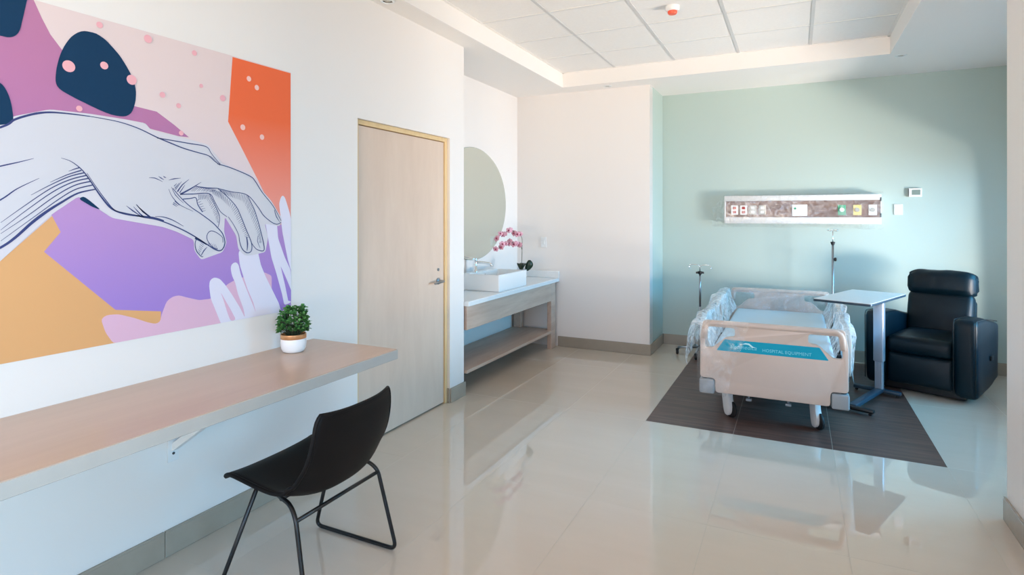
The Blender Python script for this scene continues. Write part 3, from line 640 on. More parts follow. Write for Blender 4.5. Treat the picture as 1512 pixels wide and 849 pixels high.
DOTS = [(1.247, 2.067, 0.0221), (1.373, 2.099, 0.0152), (1.48, 2.064, 0.0205), (1.356, 2.256, 0.0124), (1.548, 2.253, 0.0172), (1.761, 2.246, 0.0123), (1.795, 2.102, 0.0093), (1.908, 2.065, 0.0151), (1.611, 2.026, 0.0127), (1.685, 1.991, 0.011), (1.283, 1.912, 0.0112), (1.697, 1.87, 0.0111)]
DOTS_ORANGE = [(2.057, 2.19, 0.0136), (2.105, 2.155, 0.0137), (2.021, 1.94, 0.0145), (2.137, 1.905, 0.0139)]

mural = thing('wall_mural', 'large printed wall mural of a drooping line-drawn hand over purple, ochre and orange shapes', 'mural', (LX, 1.2, .982))
b = nb(); box(b, LX, LX+.002, .12, 2.331, .982, 2.283); obj('printed_ground', b, M['bg'], mural, world=True)
for k, (n, c, pts) in enumerate(MURAL):
    b = nb(); vs = []
    q = []
    for p in pts:
        if not q or p != q[-1]: q.append(p)
    if c in ('hand', 'border', 'pink', 'navy', 'pale'): q = soft(q, .012, 2)
    vs = [b.verts.new((LX+.0022+k*.00015, y, z)) for y, z in q]
    es = [b.edges.new((vs[i], vs[(i+1) % len(vs)])) for i in range(len(vs)) if vs[i].co != vs[(i+1) % len(vs)].co]
    bmesh.ops.triangle_fill(b, use_beauty=True, edges=es, normal=(1, 0, 0))
    obj(n, b, M['yellow_ink' if c == 'yellow' else c], mural, world=True)
def discs(lst, name, m, x):
    for y, z, r in lst:
        b = nb(); vs = [b.verts.new((x, y+r*math.cos(a*PI/10), z+r*math.sin(a*PI/10))) for a in range(20)]; b.faces.new(vs)
        obj(name, b, m, mural, world=True)
discs(DOTS, 'printed_dot', M['dot'], LX+.0051); discs(DOTS_ORANGE, 'printed_dot', M['dotb'], LX+.0051)
b = nb()
for pts, w0, w1, w2 in INK:
    P = []
    n = len(pts)
    V = [Vector((y, z)) for y, z in pts]
    for i in range(n-1):      # Catmull-Rom through the stroke's points
        p0, p1, p2, p3 = V[max(i-1, 0)], V[i], V[i+1], V[min(i+2, n-1)]
        m_ = 5 if n > 3 else 2
        for k in range(m_):
            t = k/m_; P.append(.5*((2*p1)+(p2-p0)*t+(2*p0-5*p1+4*p2-p3)*t*t+(3*p1-p0-3*p2+p3)*t**3))
    P.append(V[-1]); N = len(P); prev = None
    for i, p in enumerate(P):
        t = i/(N-1); wd = (w0+(w1-w0)*t*2 if t < .5 else w1+(w2-w1)*(t*2-1))*.0022
        dd = (P[min(i+1, N-1)]-P[max(i-1, 0)]); dd = dd.normalized() if dd.length > 0 else Vector((1, 0)); nn = Vector((-dd.y, dd.x))*wd
        a_ = b.verts.new((LX+.0049, p.x+nn.x, p.y+nn.y)); c_ = b.verts.new((LX+.0049, p.x-nn.x, p.y-nn.y))
        if prev: b.faces.new((prev[0], prev[1], c_, a_))
        prev = (a_, c_)
obj('ink_linework', b, M['line'], mural, world=True)

# ---------------------------------------------------------------- desk
dk = thing('wall_desk', 'long wall-mounted desk slab under the mural with grey edge', 'desk', (-2.19, 1.1, .74))
b = nb(); box(b, LX+.001, -1.893, -.6, 2.5, .742, .79, .002, 1); obj('edge_band', b, M['deskedge'], dk, world=True)
b = nb(); box(b, LX+.001, -1.896, -.597, 2.497, .789, .7935); obj('desk_top', b, M['desk'], dk, world=True)
for yb in (1.66, -.1):
    b = nb()
    box(b, LX+.001, LX+.006, yb-.025, yb+.025, .41, .741, .001, 1); box(b, LX+.006, LX+.42, yb-.03, yb+.03, .7355, .7415, .001, 1)
    prism(b, [(LX+.006, .455), (LX+.006, .49), (LX+.39, .7355), (LX+.43, .7355)], [], 'XZ', yb-.008, yb+.022)
    o = obj('bracket', b, M['upvc'], dk, world=True)
    b = nb()
    lathe(b, [(0, 0), (.006, 0), (.006, .003), (0, .004)], 10, (LX+.006, yb+.0, .445), 'X'); obj('screw', b, M['dark'], o, world=True)

# desk plant
pl = thing('potted_plant', 'small bushy green plant in a white pot with gold rim on the desk', 'plant', (-2.345, 2.215, .794))
b = nb(); lathe(b, [(0, 0), (.042, 0), (.052, .004), (.061, .02), (.064, .045), (.063, .072)], 32); pot = obj('pot', b, M['pot'], pl, smooth=True, auto=60)
b = nb(); lathe(b, [(.0632, .070), (.0645, .072), (.064, .093), (.060, .094), (.059, .08), (.058, .05)], 32); obj('gold_rim', b, M['gold'], pl, smooth=True, auto=50)
b = nb(); lathe(b, [(0, .075), (.059, .075)], 20); obj('soil', b, M['soil'], pl)
def leaf(bm, p, d, L, W, up=None, droop=.25):
    d = Vector(d).normalized(); s = d.cross(Vector((0, 0, 1))); s = s.normalized() if s.length > .05 else Vector((1, 0, 0))
    tilt = random.uniform(-.7, .7); s = (s*math.cos(tilt)+d.cross(s)*math.sin(tilt)); n = s.cross(d)
    p = Vector(p); r = []
    for t, w in ((0, .08), (.35, .9), (.7, .8), (1, .06)):
        c = p+d*L*t-Vector((0, 0, 1))*droop*L*t*t
        r.append((bm.verts.new(c-s*W*w*.5+n*.1*W), bm.verts.new(c), bm.verts.new(c+s*W*w*.5+n*.1*W)))
    for A, B in zip(r, r[1:]):
        bm.faces.new((A[0], A[1], B[1], B[0])); bm.faces.new((A[1], A[2], B[2], B[1]))
random.seed(11)
b = nb(); st = nb()
for k in range(120):
    a = random.uniform(0, 2*PI); e = math.asin(random.uniform(-.55, 1)); R = random.uniform(.55, 1)**.5
    lump = 1+.16*nz((math.cos(a)*1.7, math.sin(a)*1.7, e*1.8+3))
    q = Vector((math.cos(a)*math.cos(e)*.082, math.sin(a)*math.cos(e)*.082, .158+math.sin(e)*.088))
    q = Vector((q.x*R*lump, q.y*R*lump, .158+(q.z-.158)*R*lump))
    d_ = (q-Vector((0, 0, .10))).normalized(); base = Vector((q.x*.25, q.y*.25, .075))
    tube(st, [base, base.lerp(q, .5)+Vector((0, 0, .008)), q], .0012, 4)
    for kk in range(9):
        dd = Vector((random.uniform(-1, 1), random.uniform(-1, 1), random.uniform(-.5, 1)))+d_*.8
        leaf(b, q-d_*random.uniform(0, .02), dd, random.uniform(.015, .024), random.uniform(.013, .019))
for o_ in (b, st):
    for v in o_.verts:
        if v.co.x < -.138: v.co.x = -.138+random.uniform(0, .004)
obj('foliage', b, M['leaf'], pl, smooth=True, kind='stuff'); obj('stems', st, M['stem'], pl, kind='stuff')

# ---------------------------------------------------------------- chair
ch = thing('desk_chair', 'black leatherette bucket chair on thin black sled legs at the desk', 'chair', (-1.84, 1.845, 0), -PI/2)
prof = [(-.248, .428, .222), (-.23, .434, .232), (-.18, .438, .242), (-.10, .430, .248), (0, .413, .25), (.07, .399, .25), (.13, .398, .248), (.185, .430, .243), (.216, .498, .236), (.235, .57, .230), (.250, .65, .224), (.257, .71, .217), (.264, .74, .200)]
def cr(P, t):
    n = len(P)-1; x_ = t*n; i = min(int(x_), n-1); u = x_-i
    p = [P[max(i-1, 0)], P[i], P[i+1], P[min(i+2, n)]]
    return tuple(.5*(2*p[1][k]+(p[2][k]-p[0][k])*u+(2*p[0][k]-5*p[1][k]+4*p[2][k]-p[3][k])*u*u+(-p[0][k]+3*p[1][k]-3*p[2][k]+p[3][k])*u**3) for k in range(len(P[0])))
def shell(u, v):
    y, z, w_ = cr(prof, u); t = v*2-1
    y2, z2, _ = cr(prof, min(1, u+.01)); y1, z1, _ = cr(prof, max(0, u-.01))
    tn = Vector((0, y2-y1, z2-z1)).normalized(); n = Vector((0, -tn.z, tn.y))      # up / forward
    bend = math.exp(-((u-.55)/.16)**2)
    lift = abs(t)**2.6*(.018+.05*bend+.028*max(0, u-.6))
    lower = -.012*max(0, 1-u*8)*abs(t)**3
    return Vector((t*w_, y, z+lower))+n*lift
b = nb(); grid_mesh(b, shell, 40, 22)
se = obj('seat_shell', b, M['black'], ch, smooth=True); solid(se, .016, 0); subd(se, 1)
b = nb()   # stitched seam round the shell edge
edge = [shell(i/30, .0) for i in range(31)]+[shell(1, j/16) for j in range(1, 17)]+[shell(1-i/30, 1) for i in range(1, 31)]+[shell(0, 1-j/16) for j in range(1, 16)]
tube(b, edge, .0088, 8, closed=True); obj('edge_piping', b, M['black'], ch, smooth=True)
for sx in (-1, 1):
    b = nb(); X = sx*.262; T = sx*.232
    path = [(sx*.21, -.085, .425), (X, -.24, .009), (X, .235, .009), (sx*.238, .150, .36), (sx*.222, .105, .396), (sx*.20, .02, .404)]
    pp = rounded(path, .04, 6)
    tube(b, pp, .0088, 10); obj('sled_leg', b, M['blackm'], ch, smooth=True)
b = nb(); tube(b, [(-.238, .152, .35), (.238, .152, .35)], .008, 10); tube(b, [(-.2, -.08, .418), (.2, -.08, .418)], .0088, 8); tube(b, [(-.2, .03, .392), (.2, .03, .392)], .0088, 8)
obj('crossbar', b, M['blackm'], ch, smooth=True)

# ---------------------------------------------------------------- vanity
vx0, vx1, vy0, vy1 = AX, -2.455, 4.185, YA
va = thing('vanity_unit', 'pale oak vanity unit with open lower shelf in the alcove', 'vanity', (-2.7, 5.2, 0))
b = nb(); box(b, vx0+.1, vx1-.014, vy0+.01, vy1-.19, .54, .739, .003, 1); obj('apron', b, M['oak'], va, world=True)
b = nb(); box(b, vx0+.02, vx1-.008, vy0+.005, vy1-.10, .18, .208, .003, 1); obj('shelf', b, M['oak'], va, world=True)
for (x0, x1, y0, y1) in ((vx1-.064, vx1-.013, vy1-.19, vy1-.06), (vx0+.03, vx0+.12, vy1-.16, vy1-.09), (vx1-.34, vx1-.25, vy0+.005, vy0+.075), (vx0+.03, vx0+.12, vy0+.005, vy0+.075)):
    b = nb(); box(b, x0, x1, y0, y1, 0, .739, .003, 1); obj('leg', b, M['oak'], va, world=True)
ct = thing('vanity_countertop', 'white stone countertop with backsplash on the vanity', 'countertop', (-2.7, 5.2, .74))
b = nb(); box(b, vx0+.001, vx1+.01, vy0, vy1-.001, .741, .782, .004, 2); obj('slab', b, M['quartz'], ct, world=True)
b = nb(); box(b, vx0+.001, vx1+.01, vy1-.022, vy1-.001, .782, .86, .003, 1); box(b, vx0+.001, vx0+.022, vy0, vy1-.022, .782, .86, .003, 1); obj('backsplash', b, M['quartz'], ct, world=True)
# basin
sx0, sx1, sy0, sy1, sz0, sz1 = -2.93, -2.49, 4.82, 5.435, .783, .94
sk = thing('vessel_sink', 'white rectangular ceramic vessel sink on the vanity countertop', 'sink', (-2.7, 5.12, .783))
b = nb(); t = bmesh.new(); bmesh.ops.create_cube(t, size=1); t.transform(Matrix.Translation(((sx0+sx1)/2, (sy0+sy1)/2, (sz0+sz1)/2)) @ Matrix.Diagonal((sx1-sx0, sy1-sy0, sz1-sz0, 1)))
tf = [f for f in t.faces if f.normal.z > .9]
bmesh.ops.inset_region(t, faces=tf, thickness=.016); tf = [f for f in t.faces if f.normal.z > .9 and abs(f.calc_center_median().z-sz1) < 1e-4 and f.calc_area() > .1]
for v in tf[0].verts:
    if v.co.x < -2.8: v.co.x += .10
r = bmesh.ops.extrude_face_region(t, geom=tf); vs = [v for v in r['geom'] if isinstance(v, bmesh.types.BMVert)]
for v in vs: v.co.z -= .11; v.co.x = -2.69+(v.co.x+2.69)*.9; v.co.y = 5.12+(v.co.y-5.12)*.9
bmesh.ops.delete(t, geom=tf, context='FACES_ONLY') if tf[0].is_valid else None
bmesh.ops.bevel(t, geom=list(t.edges), offset=.006, segments=3, affect='EDGES')
merge(b, t); obj('basin', b, M['ceramic'], sk, smooth=True, auto=35, world=True)
b = nb(); lathe(b, [(0, .004), (.018, .004), (.022, 0)], 16, (-2.7, 5.12, .831)); obj('drain', b, M['chrome'], sk, world=True)
b = nb(); lathe(b, [(0, 0), (.009, 0), (.009, .002), (0, .002)], 14, (-2.888+.085, 5.12, .91), 'X'); obj('overflow_ring', b, M['chrome'], sk, world=True)
# faucet
fx, fy = -2.865, 5.03
fa = thing('chrome_faucet', 'chrome lever faucet at the back rim of the sink', 'faucet', (fx, fy, .94))
b = nb(); lathe(b, [(0, 0), (.028, 0), (.028, .006), (.021, .012), (.02, .10), (.021, .115), (0, .118)], 24, (fx, fy, .9405)); obj('body', b, M['chrome'], fa, smooth=True, auto=50, world=True)
b = nb(); tube(b, rounded([(fx, fy, 1.035), (fx+.09, fy, 1.036), (fx+.175, fy, 1.027), (fx+.18, fy, 1.005)], .02), .0115, 12); obj('spout', b, M['chrome'], fa, smooth=True, world=True)
b = nb(); tube(b, rounded([(fx, fy, 1.055), (fx-.005, fy-.02, 1.075), (fx-.045, fy-.06, 1.082), (fx-.08, fy-.10, 1.10)], .02), .006, 10); lathe(b, [(0, 0), (.021, 0), (.019, .014), (0, .018)], 20, (fx, fy, 1.057)); obj('lever', b, M['chrome'], fa, smooth=True, auto=50, world=True)
# mirror
mr = thing('oval_mirror', 'large frameless oval mirror on the alcove wall above the sink', 'mirror', (AX, 5.2, 1.62))
def ell(n, ry, rz): return [(5.2+ry*math.cos(2*PI*k/n), 1.62+rz*math.sin(2*PI*k/n)) for k in range(n)]
b = nb(); prism(b, ell(96, .715, .575), [], 'YZ', AX+.004, AX+.010); obj('mirror_glass', b, M['mirror'], mr, world=True)
b = nb(); prism(b, ell(96, .719, .579), [], 'YZ', AX+.001, AX+.006); obj('mirror_backing', b, M['mirrore'], mr, world=True)
# orchid
ox, oy = -2.595, 5.525
oc = thing('orchid', 'pink orchid with two arching flower sprays on the vanity behind the sink', 'flower', (ox, oy, .783))
b = nb(); lathe(b, [(0, 0), (.045, 0), (.058, .14), (.06, .15), (.055, .15), (.05, .13), (0, .13)], 24); obj('pot', b, M['pot'], oc, smooth=True, auto=40)
random.seed(5)
# petals
def blossom():
    b = nb()
    for k in range(5):
        a = 2*PI*k/5+PI/2; wd = .017 if k in (1, 4) else .012; L = .030
        d_ = Vector((math.cos(a), 0, math.sin(a))); s = Vector((-math.sin(a), 0, math.cos(a)))
        rows = []
        for t, w_ in ((.05, .25), (.35, .9), (.7, 1), (1, .25)):
            c = d_*L*t+Vector((0, -.004*math.sin(t*3), 0))
            rows.append((b.verts.new(c-s*wd*w_), b.verts.new(c+Vector((0, -.003, 0))), b.verts.new(c+s*wd*w_)))
        for A, B in zip(rows, rows[1:]):
            b.faces.new((A[0], A[1], B[1], B[0])); b.faces.new((A[1], A[2], B[2], B[1]))
    t = bmesh.new(); bmesh.ops.create_icosphere(t, subdivisions=1, radius=.009); t.transform(Matrix.Translation((0, -.008, -.002)) @ Matrix.Diagonal((1, .8, 1.3, 1)))
    for f in t.faces: f.material_index = 1
    me = bpy.data.meshes.new('t'); t.to_mesh(me); t.free(); b.from_mesh(me); bpy.data.meshes.remove(me)
    return b
sprays = []
for (dz, ky, n, top) in ((0, 1, 9, .49), (-.115, 1, 9, .375)):
    pts = [(0, 0, .13), (.005, .01, .25), (.01, .01, top), (-.005, -.07, top+.055), (-.015, -.23, top+.07), (-.02, -.39, top+.05), (-.025, -.50, top+.005)]
    pts = rounded(pts, .05, 3)
    b = nb(); tube(b, pts, .003, 6); obj('flower_stem', b, M['stem'], oc, smooth=True); sprays.append(pts)
proto = None; rc = 0
for pts in sprays:
    V = [Vector(p) for p in pts]; i0 = int(len(V)*.40)
    seg = V[i0:]
    for k in range(10):
        t = k/9*(len(seg)-1); i = min(int(t), len(seg)-2); p = seg[i].lerp(seg[i+1], t-i)
        if proto is None: o = proto = obj('blossom', blossom(), [M['petal'], M['lip']], oc, smooth=True)
        else: o = copy_part(proto, oc)
        o.location = p+Vector((random.uniform(-.004, .014), random.uniform(-.03, 0), random.uniform(-.022, .012)))
        o.rotation_euler = (random.uniform(-.4, .3), random.uniform(-.5, .5), random.uniform(-.2, .8)); s = random.uniform(.9, 1.15); o.scale = (s, s, s)
b = nb(); rows = []
for k in range(9):
    t = k/8; w_ = .040*math.sin(PI*(.06+.9*t))**.7; c = Vector((.055+.03*math.sin(t*2), .03, .135+.115*t)); sd_ = Vector((.9, .44, 0))
    rows.append((b.verts.new(c-sd_*w_), b.verts.new(c+Vector((.004, -.008, 0))), b.verts.new(c+sd_*w_)))
for A, B in zip(rows, rows[1:]):
    b.faces.new((A[0], A[1], B[1], B[0])); b.faces.new((A[1], A[2], B[2], B[1]))
o = obj('leaf', b, M['leafd'], oc, smooth=True); solid(o, .003)
for a, L in ((.9, .10), (2.2, .11), (1.6, .12)):
    b = nb(); rows = []
    for k in range(7):
        t = k/6; c = Vector((math.cos(a)*L*t*.75, math.sin(a)*L*t*.75, .14+.075*math.sin(t*2.4))); s = Vector((-math.sin(a), math.cos(a), 0))*.036*math.sin(PI*(.08+.86*t))
        rows.append((b.verts.new(c-s), b.verts.new(c-Vector((0, 0, .008))), b.verts.new(c+s)))
    for A, B in zip(rows, rows[1:]):
        b.faces.new((A[0], A[1], B[1], B[0])); b.faces.new((A[1], A[2], B[2], B[1]))
    o = obj('leaf', b, M['leafd'], oc, smooth=True); solid(o, .003)
# ---------------------------------------------------------------- hospital bed (world coordinates, foot end towards the camera)
bx0, bx1, by0, by1 = -.635, .312, 4.44, 6.62; bxc = (bx0+bx1)/2
bed = thing('hospital_bed', 'beige electric hospital bed with white mattress and turquoise footboard stripe', 'bed', (bxc, 5.5, 0))
def board(y0, y1):
    out = soft([(bx0+.105, .215), (bx0+.105, .315), (bx0, .315), (bx0, .60), (bx0+.02, .735), (bx1-.02, .735), (bx1, .60), (bx1, .315), (bx1-.105, .315), (bx1-.105, .215)], .028, 5)
    def hole(s): return soft([(bxc+s*.235, .69), (bxc+s*.425, .69), (bxc+s*.44, .54), (bxc+s*.385, .54), (bxc+s*.295, .622), (bxc+s*.235, .63)], .018, 4)
    b = nb(); prism(b, out, [hole(1), hole(-1)], 'XZ', y0, y1, .008); return b
fb = obj('footboard', board(by0, by0+.04), M['shell'], bed, smooth=True, auto=35, world=True)
b = nb(); tube(b, rounded([(bx0+.03, by0+.01, .60), (bx0+.04, by0+.01, .718), (bx1-.04, by0+.01, .718), (bx1-.03, by0+.01, .60)], .05, 6), .021, 12)
obj('grip_rail', b, M['shell'], fb, smooth=True, world=True)
b = nb(); prism(b, soft([(-.466, .607), (.14, .607), (.196, .524), (-.520, .524)], .006, 2), [], 'XZ', by0-.002, by0+.002); dec = obj('printed_stripe', b, M['turq'], fb, world=True)
def text(body, x, z, size, m, y, parent, shear=0, name='lettering'):
    c = bpy.data.curves.new('t', 'FONT'); c.body = body; c.size = size; c.extrude = .0004; c.shear = shear; c.resolution_u = 2
    o = bpy.data.objects.new('t', c); C.objects.link(o)
    me = bpy.data.meshes.new_from_object(o.evaluated_get(bpy.context.evaluated_depsgraph_get()))
    bpy.data.objects.remove(o); bpy.data.curves.remove(c)
    b = nb(); b.from_mesh(me); bpy.data.meshes.remove(me)
    b.transform(Matrix.Translation((x, y, z)) @ Matrix.Rotation(PI/2, 4, 'X'))
    return obj(name, b, m, parent, world=True)
text('algomedica', -.43, .549, .040, M['decal'], by0-.0026, fb, .25)
text('HOSPITAL EQUIPMENT', -.215, .543, .030, M['decal'], by0-.0026, fb)
b = nb(); prism(b, [(-.345, .583), (-.325, .594), (-.30, .592), (-.275, .572), (-.255, .565), (-.28, .563), (-.305, .582), (-.325, .584)], [], 'XZ', by0-.003, by0-.001); obj('swoosh', b, M['decalw'], fb, world=True)
hb = obj('headboard', board(by1-.04, by1), M['shell'], bed, smooth=True, auto=35, world=True)
b = nb(); tube(b, rounded([(bx0+.03, by1-.03, .60), (bx0+.04, by1-.03, .718), (bx1-.04, by1-.03, .718), (bx1-.03, by1-.03, .60)], .05, 6), .021, 12)
obj('grip_rail', b, M['shell'], hb, smooth=True, world=True)
for y0, y1 in ((by0-.012, by0+.07), (by1-.07, by1+.012)):
    for s in (-1, 1):
        xa, xb = (bx0-.005, bx0+.10) if s < 0 else (bx1-.10, bx1+.005)
        b = nb(); box(b, xa, xb, y0, y1, .205, .308, .012, 3); o = obj('bumper', b, M['bumper'], bed, smooth=True, auto=40, world=True)
        b = nb(); lathe(b, [(0, 0), (.018, 0), (.018, .006), (.008, .01), (0, .01)], 14, ((xa+xb)/2+s*.02, (y0+y1)/2, .306)); obj('cap', b, M['darkm'], o, world=True)
b = nb(); box(b, bx0+.07, bx1-.07, by0+.1, by1-.08, .36, .53, .03, 4)
for v in b.verts: 
    if v.co.z > .5: v.co.z += .006*nz((v.co.x*3, v.co.y*3, 0))
obj('mattress', b, M['mattress'], bed, smooth=True, auto=50, world=True)
b = nb(); box(b, bx0+.05, bx1-.05, by0+.05, by1-.05, .325, .36, .004, 1); obj('mattress_deck', b, M['darkm'], bed, world=True)
b = nb()
for xx in (bx0+.11, bx1-.16): box(b, xx, xx+.05, by0+.05, by1-.05, .24, .325, .004, 1)
for yy in (by0+.12, 5.1, 5.9, by1-.16): box(b, bx0+.11, bx1-.11, yy, yy+.05, .24, .30, .004, 1)
box(b, bxc-.28, bxc+.28, 4.9, 6.2, .17, .24, .01, 1)
tube(b, [(bxc-.27, 4.6, .205), (bxc+.27, 4.6, .205)], .012, 8)
obj('base_frame', b, M['darkm'], bed, world=True)
for s in (-1, 1):   # pedals and crank ends under the footboard
    b = nb(); tube(b, [(bxc+s*.13-.02, 4.585, .235), (bxc+s*.13-.02, 4.575, .165)], .008, 8); box(b, bxc+s*.13-.04, bxc+s*.13, 4.55, 4.59, .148, .168, .006, 2)
    obj('crank_handle', b, M['bumper'], bed, smooth=True, auto=40, world=True)
proto = None
for x_, y_, rz in ((bxc-.285, 4.63, .75), (bxc+.30, 4.63, .5), (bxc-.285, 6.4, .2), (bxc+.30, 6.4, -.3)):
    if proto is None:
        b = nb(); prism(b, soft([(-.035, .235), (.035, .235), (.04, .14), (.062, .09), (.055, .04), (.03, .015), (-.005, .02), (-.02, .06), (-.035, .15)], .015, 3), [], 'YZ', .003, .046, .004)
        b.transform(Matrix.Rotation(PI, 4, 'Z')); o = proto = obj('caster_fork', b, M['shellw'], bed, smooth=True, auto=40)
        wh = []
        for sx in (-.026,):
            b = nb(); lathe(b, [(0, 0), (.045, 0), (.06, .005), (.0625, .013), (.06, .021), (.045, .026), (0, .026)], 26, (sx-.0005, -.028, .0628), 'X'); wh.append(obj('wheel', b, M['rubber'], o, smooth=True, auto=50))
    else:
        o = proto.copy(); C.objects.link(o); o.parent = bed
        for w_ in wh: copy_part(w_, o)
    o.location = (x_-bxc, y_-5.5, 0); o.rotation_euler = (0, 0, rz)
# four side rails
for s in (-1, 1):
    X = bx0-.03 if s < 0 else bx1+.005
    for ya, yb in ((4.62, 5.42), (5.56, 6.42)):
        ns = 1 if ya < 5 else -1
        out = soft([(ya+.06, .36), (ya, .62), (ya+.10, .715), (yb-.07, .715), (yb, .60), (yb-.08, .36)], .06, 5)
        h1 = soft([(ya+.09, .43), (ya+.06, .61), (ya+.13, .67), (ya+.36, .67), (ya+.34, .43)], .04, 4)
        h2 = soft([(ya+.42, .43), (ya+.44, .67), (yb-.11, .67), (yb-.06, .59), (yb-.12, .43)], .04, 4)
        b = nb(); prism(b, out, [h1, h2], 'YZ', X, X+.028, .007)
        o = obj('side_rail', b, M['shellw'], bed, smooth=True, auto=35, world=True)
        b = nb()
        b.free()
        for yy in (ya+.2, yb-.2):
            b = nb(); box(b, X-(.04 if s > 0 else 0), X+.028+(0 if s > 0 else .04), yy, yy+.04, .30, .40, .005, 1)
            obj('rail_mount', b, M['darkm'], o, world=True)
# clear plastic covers over the rails and the boards
def drape(name, side, ya, yb, bulge, zlow, seed, lift=.02, flare=.10):
    X = (bx0-.016) if side < 0 else (bx1+.019)
    prof = [(-side*.10, -.20), (-side*.055, -.09), (-side*.035, -.01), (0, .0), (side*.035, -.01), (side*bulge*.7, -.12), (side*bulge, -.24), (side*(bulge*.85), -(.735-zlow))]
    def fn(u, v):
        y = ya+(yb-ya)*u; n = len(prof)-1; x_ = v*n; i = min(int(x_), n-1); f = x_-i
        px = prof[i][0]*(1-f)+prof[i+1][0]*f; pz = prof[i][1]*(1-f)+prof[i+1][1]*f
        e = 1-min(1, min(u, 1-u)*6)
        p = Vector((X+px, y, .735+lift+pz-.05*e*e))
        a = .028 if v > .25 else .012
        out = max(0, v-.4)*flare*(.5+nz((y*2.3, seed, 0)))
        amp = a*(.4+v)
        q = (y*4.2, p.z*4.5, seed)
        p.x += side*(out+1.3*amp*nz(q)++.16*amp*nz((y*12, p.z*11, seed+3)))
        if v < .4: p.x = p.x
        p.z += .016*nz((y*7, v*3, seed+5))
        p.y += .02*nz((y*5, v*6, seed+9))*(1-e)
        return p
    b = nb(); grid_mesh(b, fn, 90, 60)
    return obj(name, b, M['film'], bed, smooth=True, world=True)
drape('plastic_cover', -1, 4.47, 5.48, .085, .44, 1.3, .0, .10)
drape('plastic_cover', -1, 5.50, 6.50, .09, .36, 4.7, .03, .10)
drape('plastic_cover', 1, 4.58, 5.46, .02, .40, 8.1, .0, .02)
drape('plastic_cover', 1, 5.52, 6.52, .035, .36, 12.4, .01, .04)
def foot_cover():   # film left on the near left corner of the footboard, hanging below it
    def fn(u, v):
        x_ = bx0-.022+u*(.20+.16*(1-v)+.03*nz((v*5, 2, 2))); z = .745-v*.54
        p = Vector((x_, by0-.012, z))
        if u < .10: p.y += (.10-u)*.9; p.x -= .012
        p.y -= .005+.007*nz((x_*12, z*9, 2))
        p.x += .012*nz((z*9, 3, 1))*(1-u)
        if u > .9: p.z += .03*nz((z*4, 1, 9))
        return p
    b = nb(); grid_mesh(b, fn, 50, 50)
    return obj('plastic_cover', b, M['film2'], bed, smooth=True, world=True)
foot_cover()
def head_cover():
    def fn(u, v):
        x_ = bx0-.01+u*(bx1-bx0+.02); y = by1-.055-.02*max(0, v-.1); z = .752-v*.26
        if v < .1: y = by1-.02-.035*v*10
        return Vector((x_, y-.008-.010*nz((x_*8, z*8, 7)), z+.006*nz((x_*7, 0, 3))))
    b = nb(); grid_mesh(b, fn, 70, 26)
    return obj('plastic_cover', b, M['film2'], bed, smooth=True, world=True)
head_cover()

# ---------------------------------------------------------------- IV poles
ip = thing('iv_stand', 'short wheeled steel IV stand with hooks left of the bed by the mint wall', 'iv stand', (-.93, 6.50, 0))
b = nb(); tube(b, [(0, 0, .075), (0, 0, .52)], .015, 12); tube(b, [(0, 0, .52), (0, 0, .90)], .0105, 12); obj('pole', b, M['steel'], ip, smooth=True)
b = nb(); lathe(b, [(0, 0), (.02, 0), (.022, .03), (0, .03)], 14, (0, 0, .87))
for k in range(4):
    a = k*PI/2+.4; box(b, math.cos(a)*.03-.012, math.cos(a)*.03+.012, math.sin(a)*.03-.012, math.sin(a)*.03+.012, .875, .895, .004, 2)
obj('clamp_knob', b, M['blackm'], ip, smooth=True, auto=40)
for s in (-1, 1):
    b = nb(); tube(b, rounded([(0, 0, .90), (0, 0, .962), (s*.06, 0, .972), (s*.108, 0, .965), (s*.118, -.01, .935), (s*.10, -.012, .93)], .02), .004, 8); obj('hook', b, M['chrome'], ip, smooth=True)
for k in range(5):
    a = math.radians(196+72*k); dx, dy = math.cos(a), math.sin(a)
    b = nb(); tube(b, [(0, 0, .085), (dx*.12, dy*.12, .085), (dx*.232, dy*.232, .072)], [.014, .013, .011], 8); lg = obj('leg', b, M['steel'], ip, smooth=True)
    b = nb(); lathe(b, [(0, -.012), (.02, -.012), (.0255, -.006), (.0255, .006), (.02, .012), (0, .012)], 18, (dx*.235, dy*.235, .0258), 'X'); box(b, dx*.235-.016, dx*.235+.016, dy*.235-.012, dy*.235+.012, .045, .064, .004, 1)
    obj('wheel', b, M['rubber'], lg, smooth=True, auto=50)
ip = thing('iv_pole', 'tall thin IV pole rising from the head corner of the bed', 'iv pole', (.328, 6.655, 0))
b = nb(); lathe(b, [(0, 0), (.06, 0), (.06, .01), (.02, .03), (0, .03)], 24); obj('foot_plate', b, M['steel'], ip, smooth=True, auto=40)
b = nb(); tube(b, [(0, 0, .02), (0, 0, 1.22)], .0105, 12); obj('outer_pole', b, M['steel'], ip, smooth=True)
b = nb(); tube(b, [(0, 0, 1.2), (0, 0, 1.345)], .005, 10); obj('inner_pole', b, M['chrome'], ip, smooth=True)
b = nb(); lathe(b, [(0, 0), (.014, 0), (.022, .028), (.012, .03), (0, .03)], 14, (0, 0, 1.205)); obj('collar', b, M['darkm'], ip, smooth=True, auto=40)
b = nb(); lathe(b, [(0, 0), (.018, .002), (.02, .018), (.012, .024), (0, .025)], 14, (.01, -.004, 1.06), 'X'); obj('clamp_knob', b, M['blackm'], ip, smooth=True, auto=40)
for s in (-1, 1):
    b = nb(); tube(b, [(s*(.003+.022*(1-math.cos(t*.55)))*1.0, -.012*math.sin(t*.55), 1.35+.008*math.cos(t*.9)) for t in range(11)], .0032, 8); obj('hook', b, M['chrome'], ip, smooth=True)

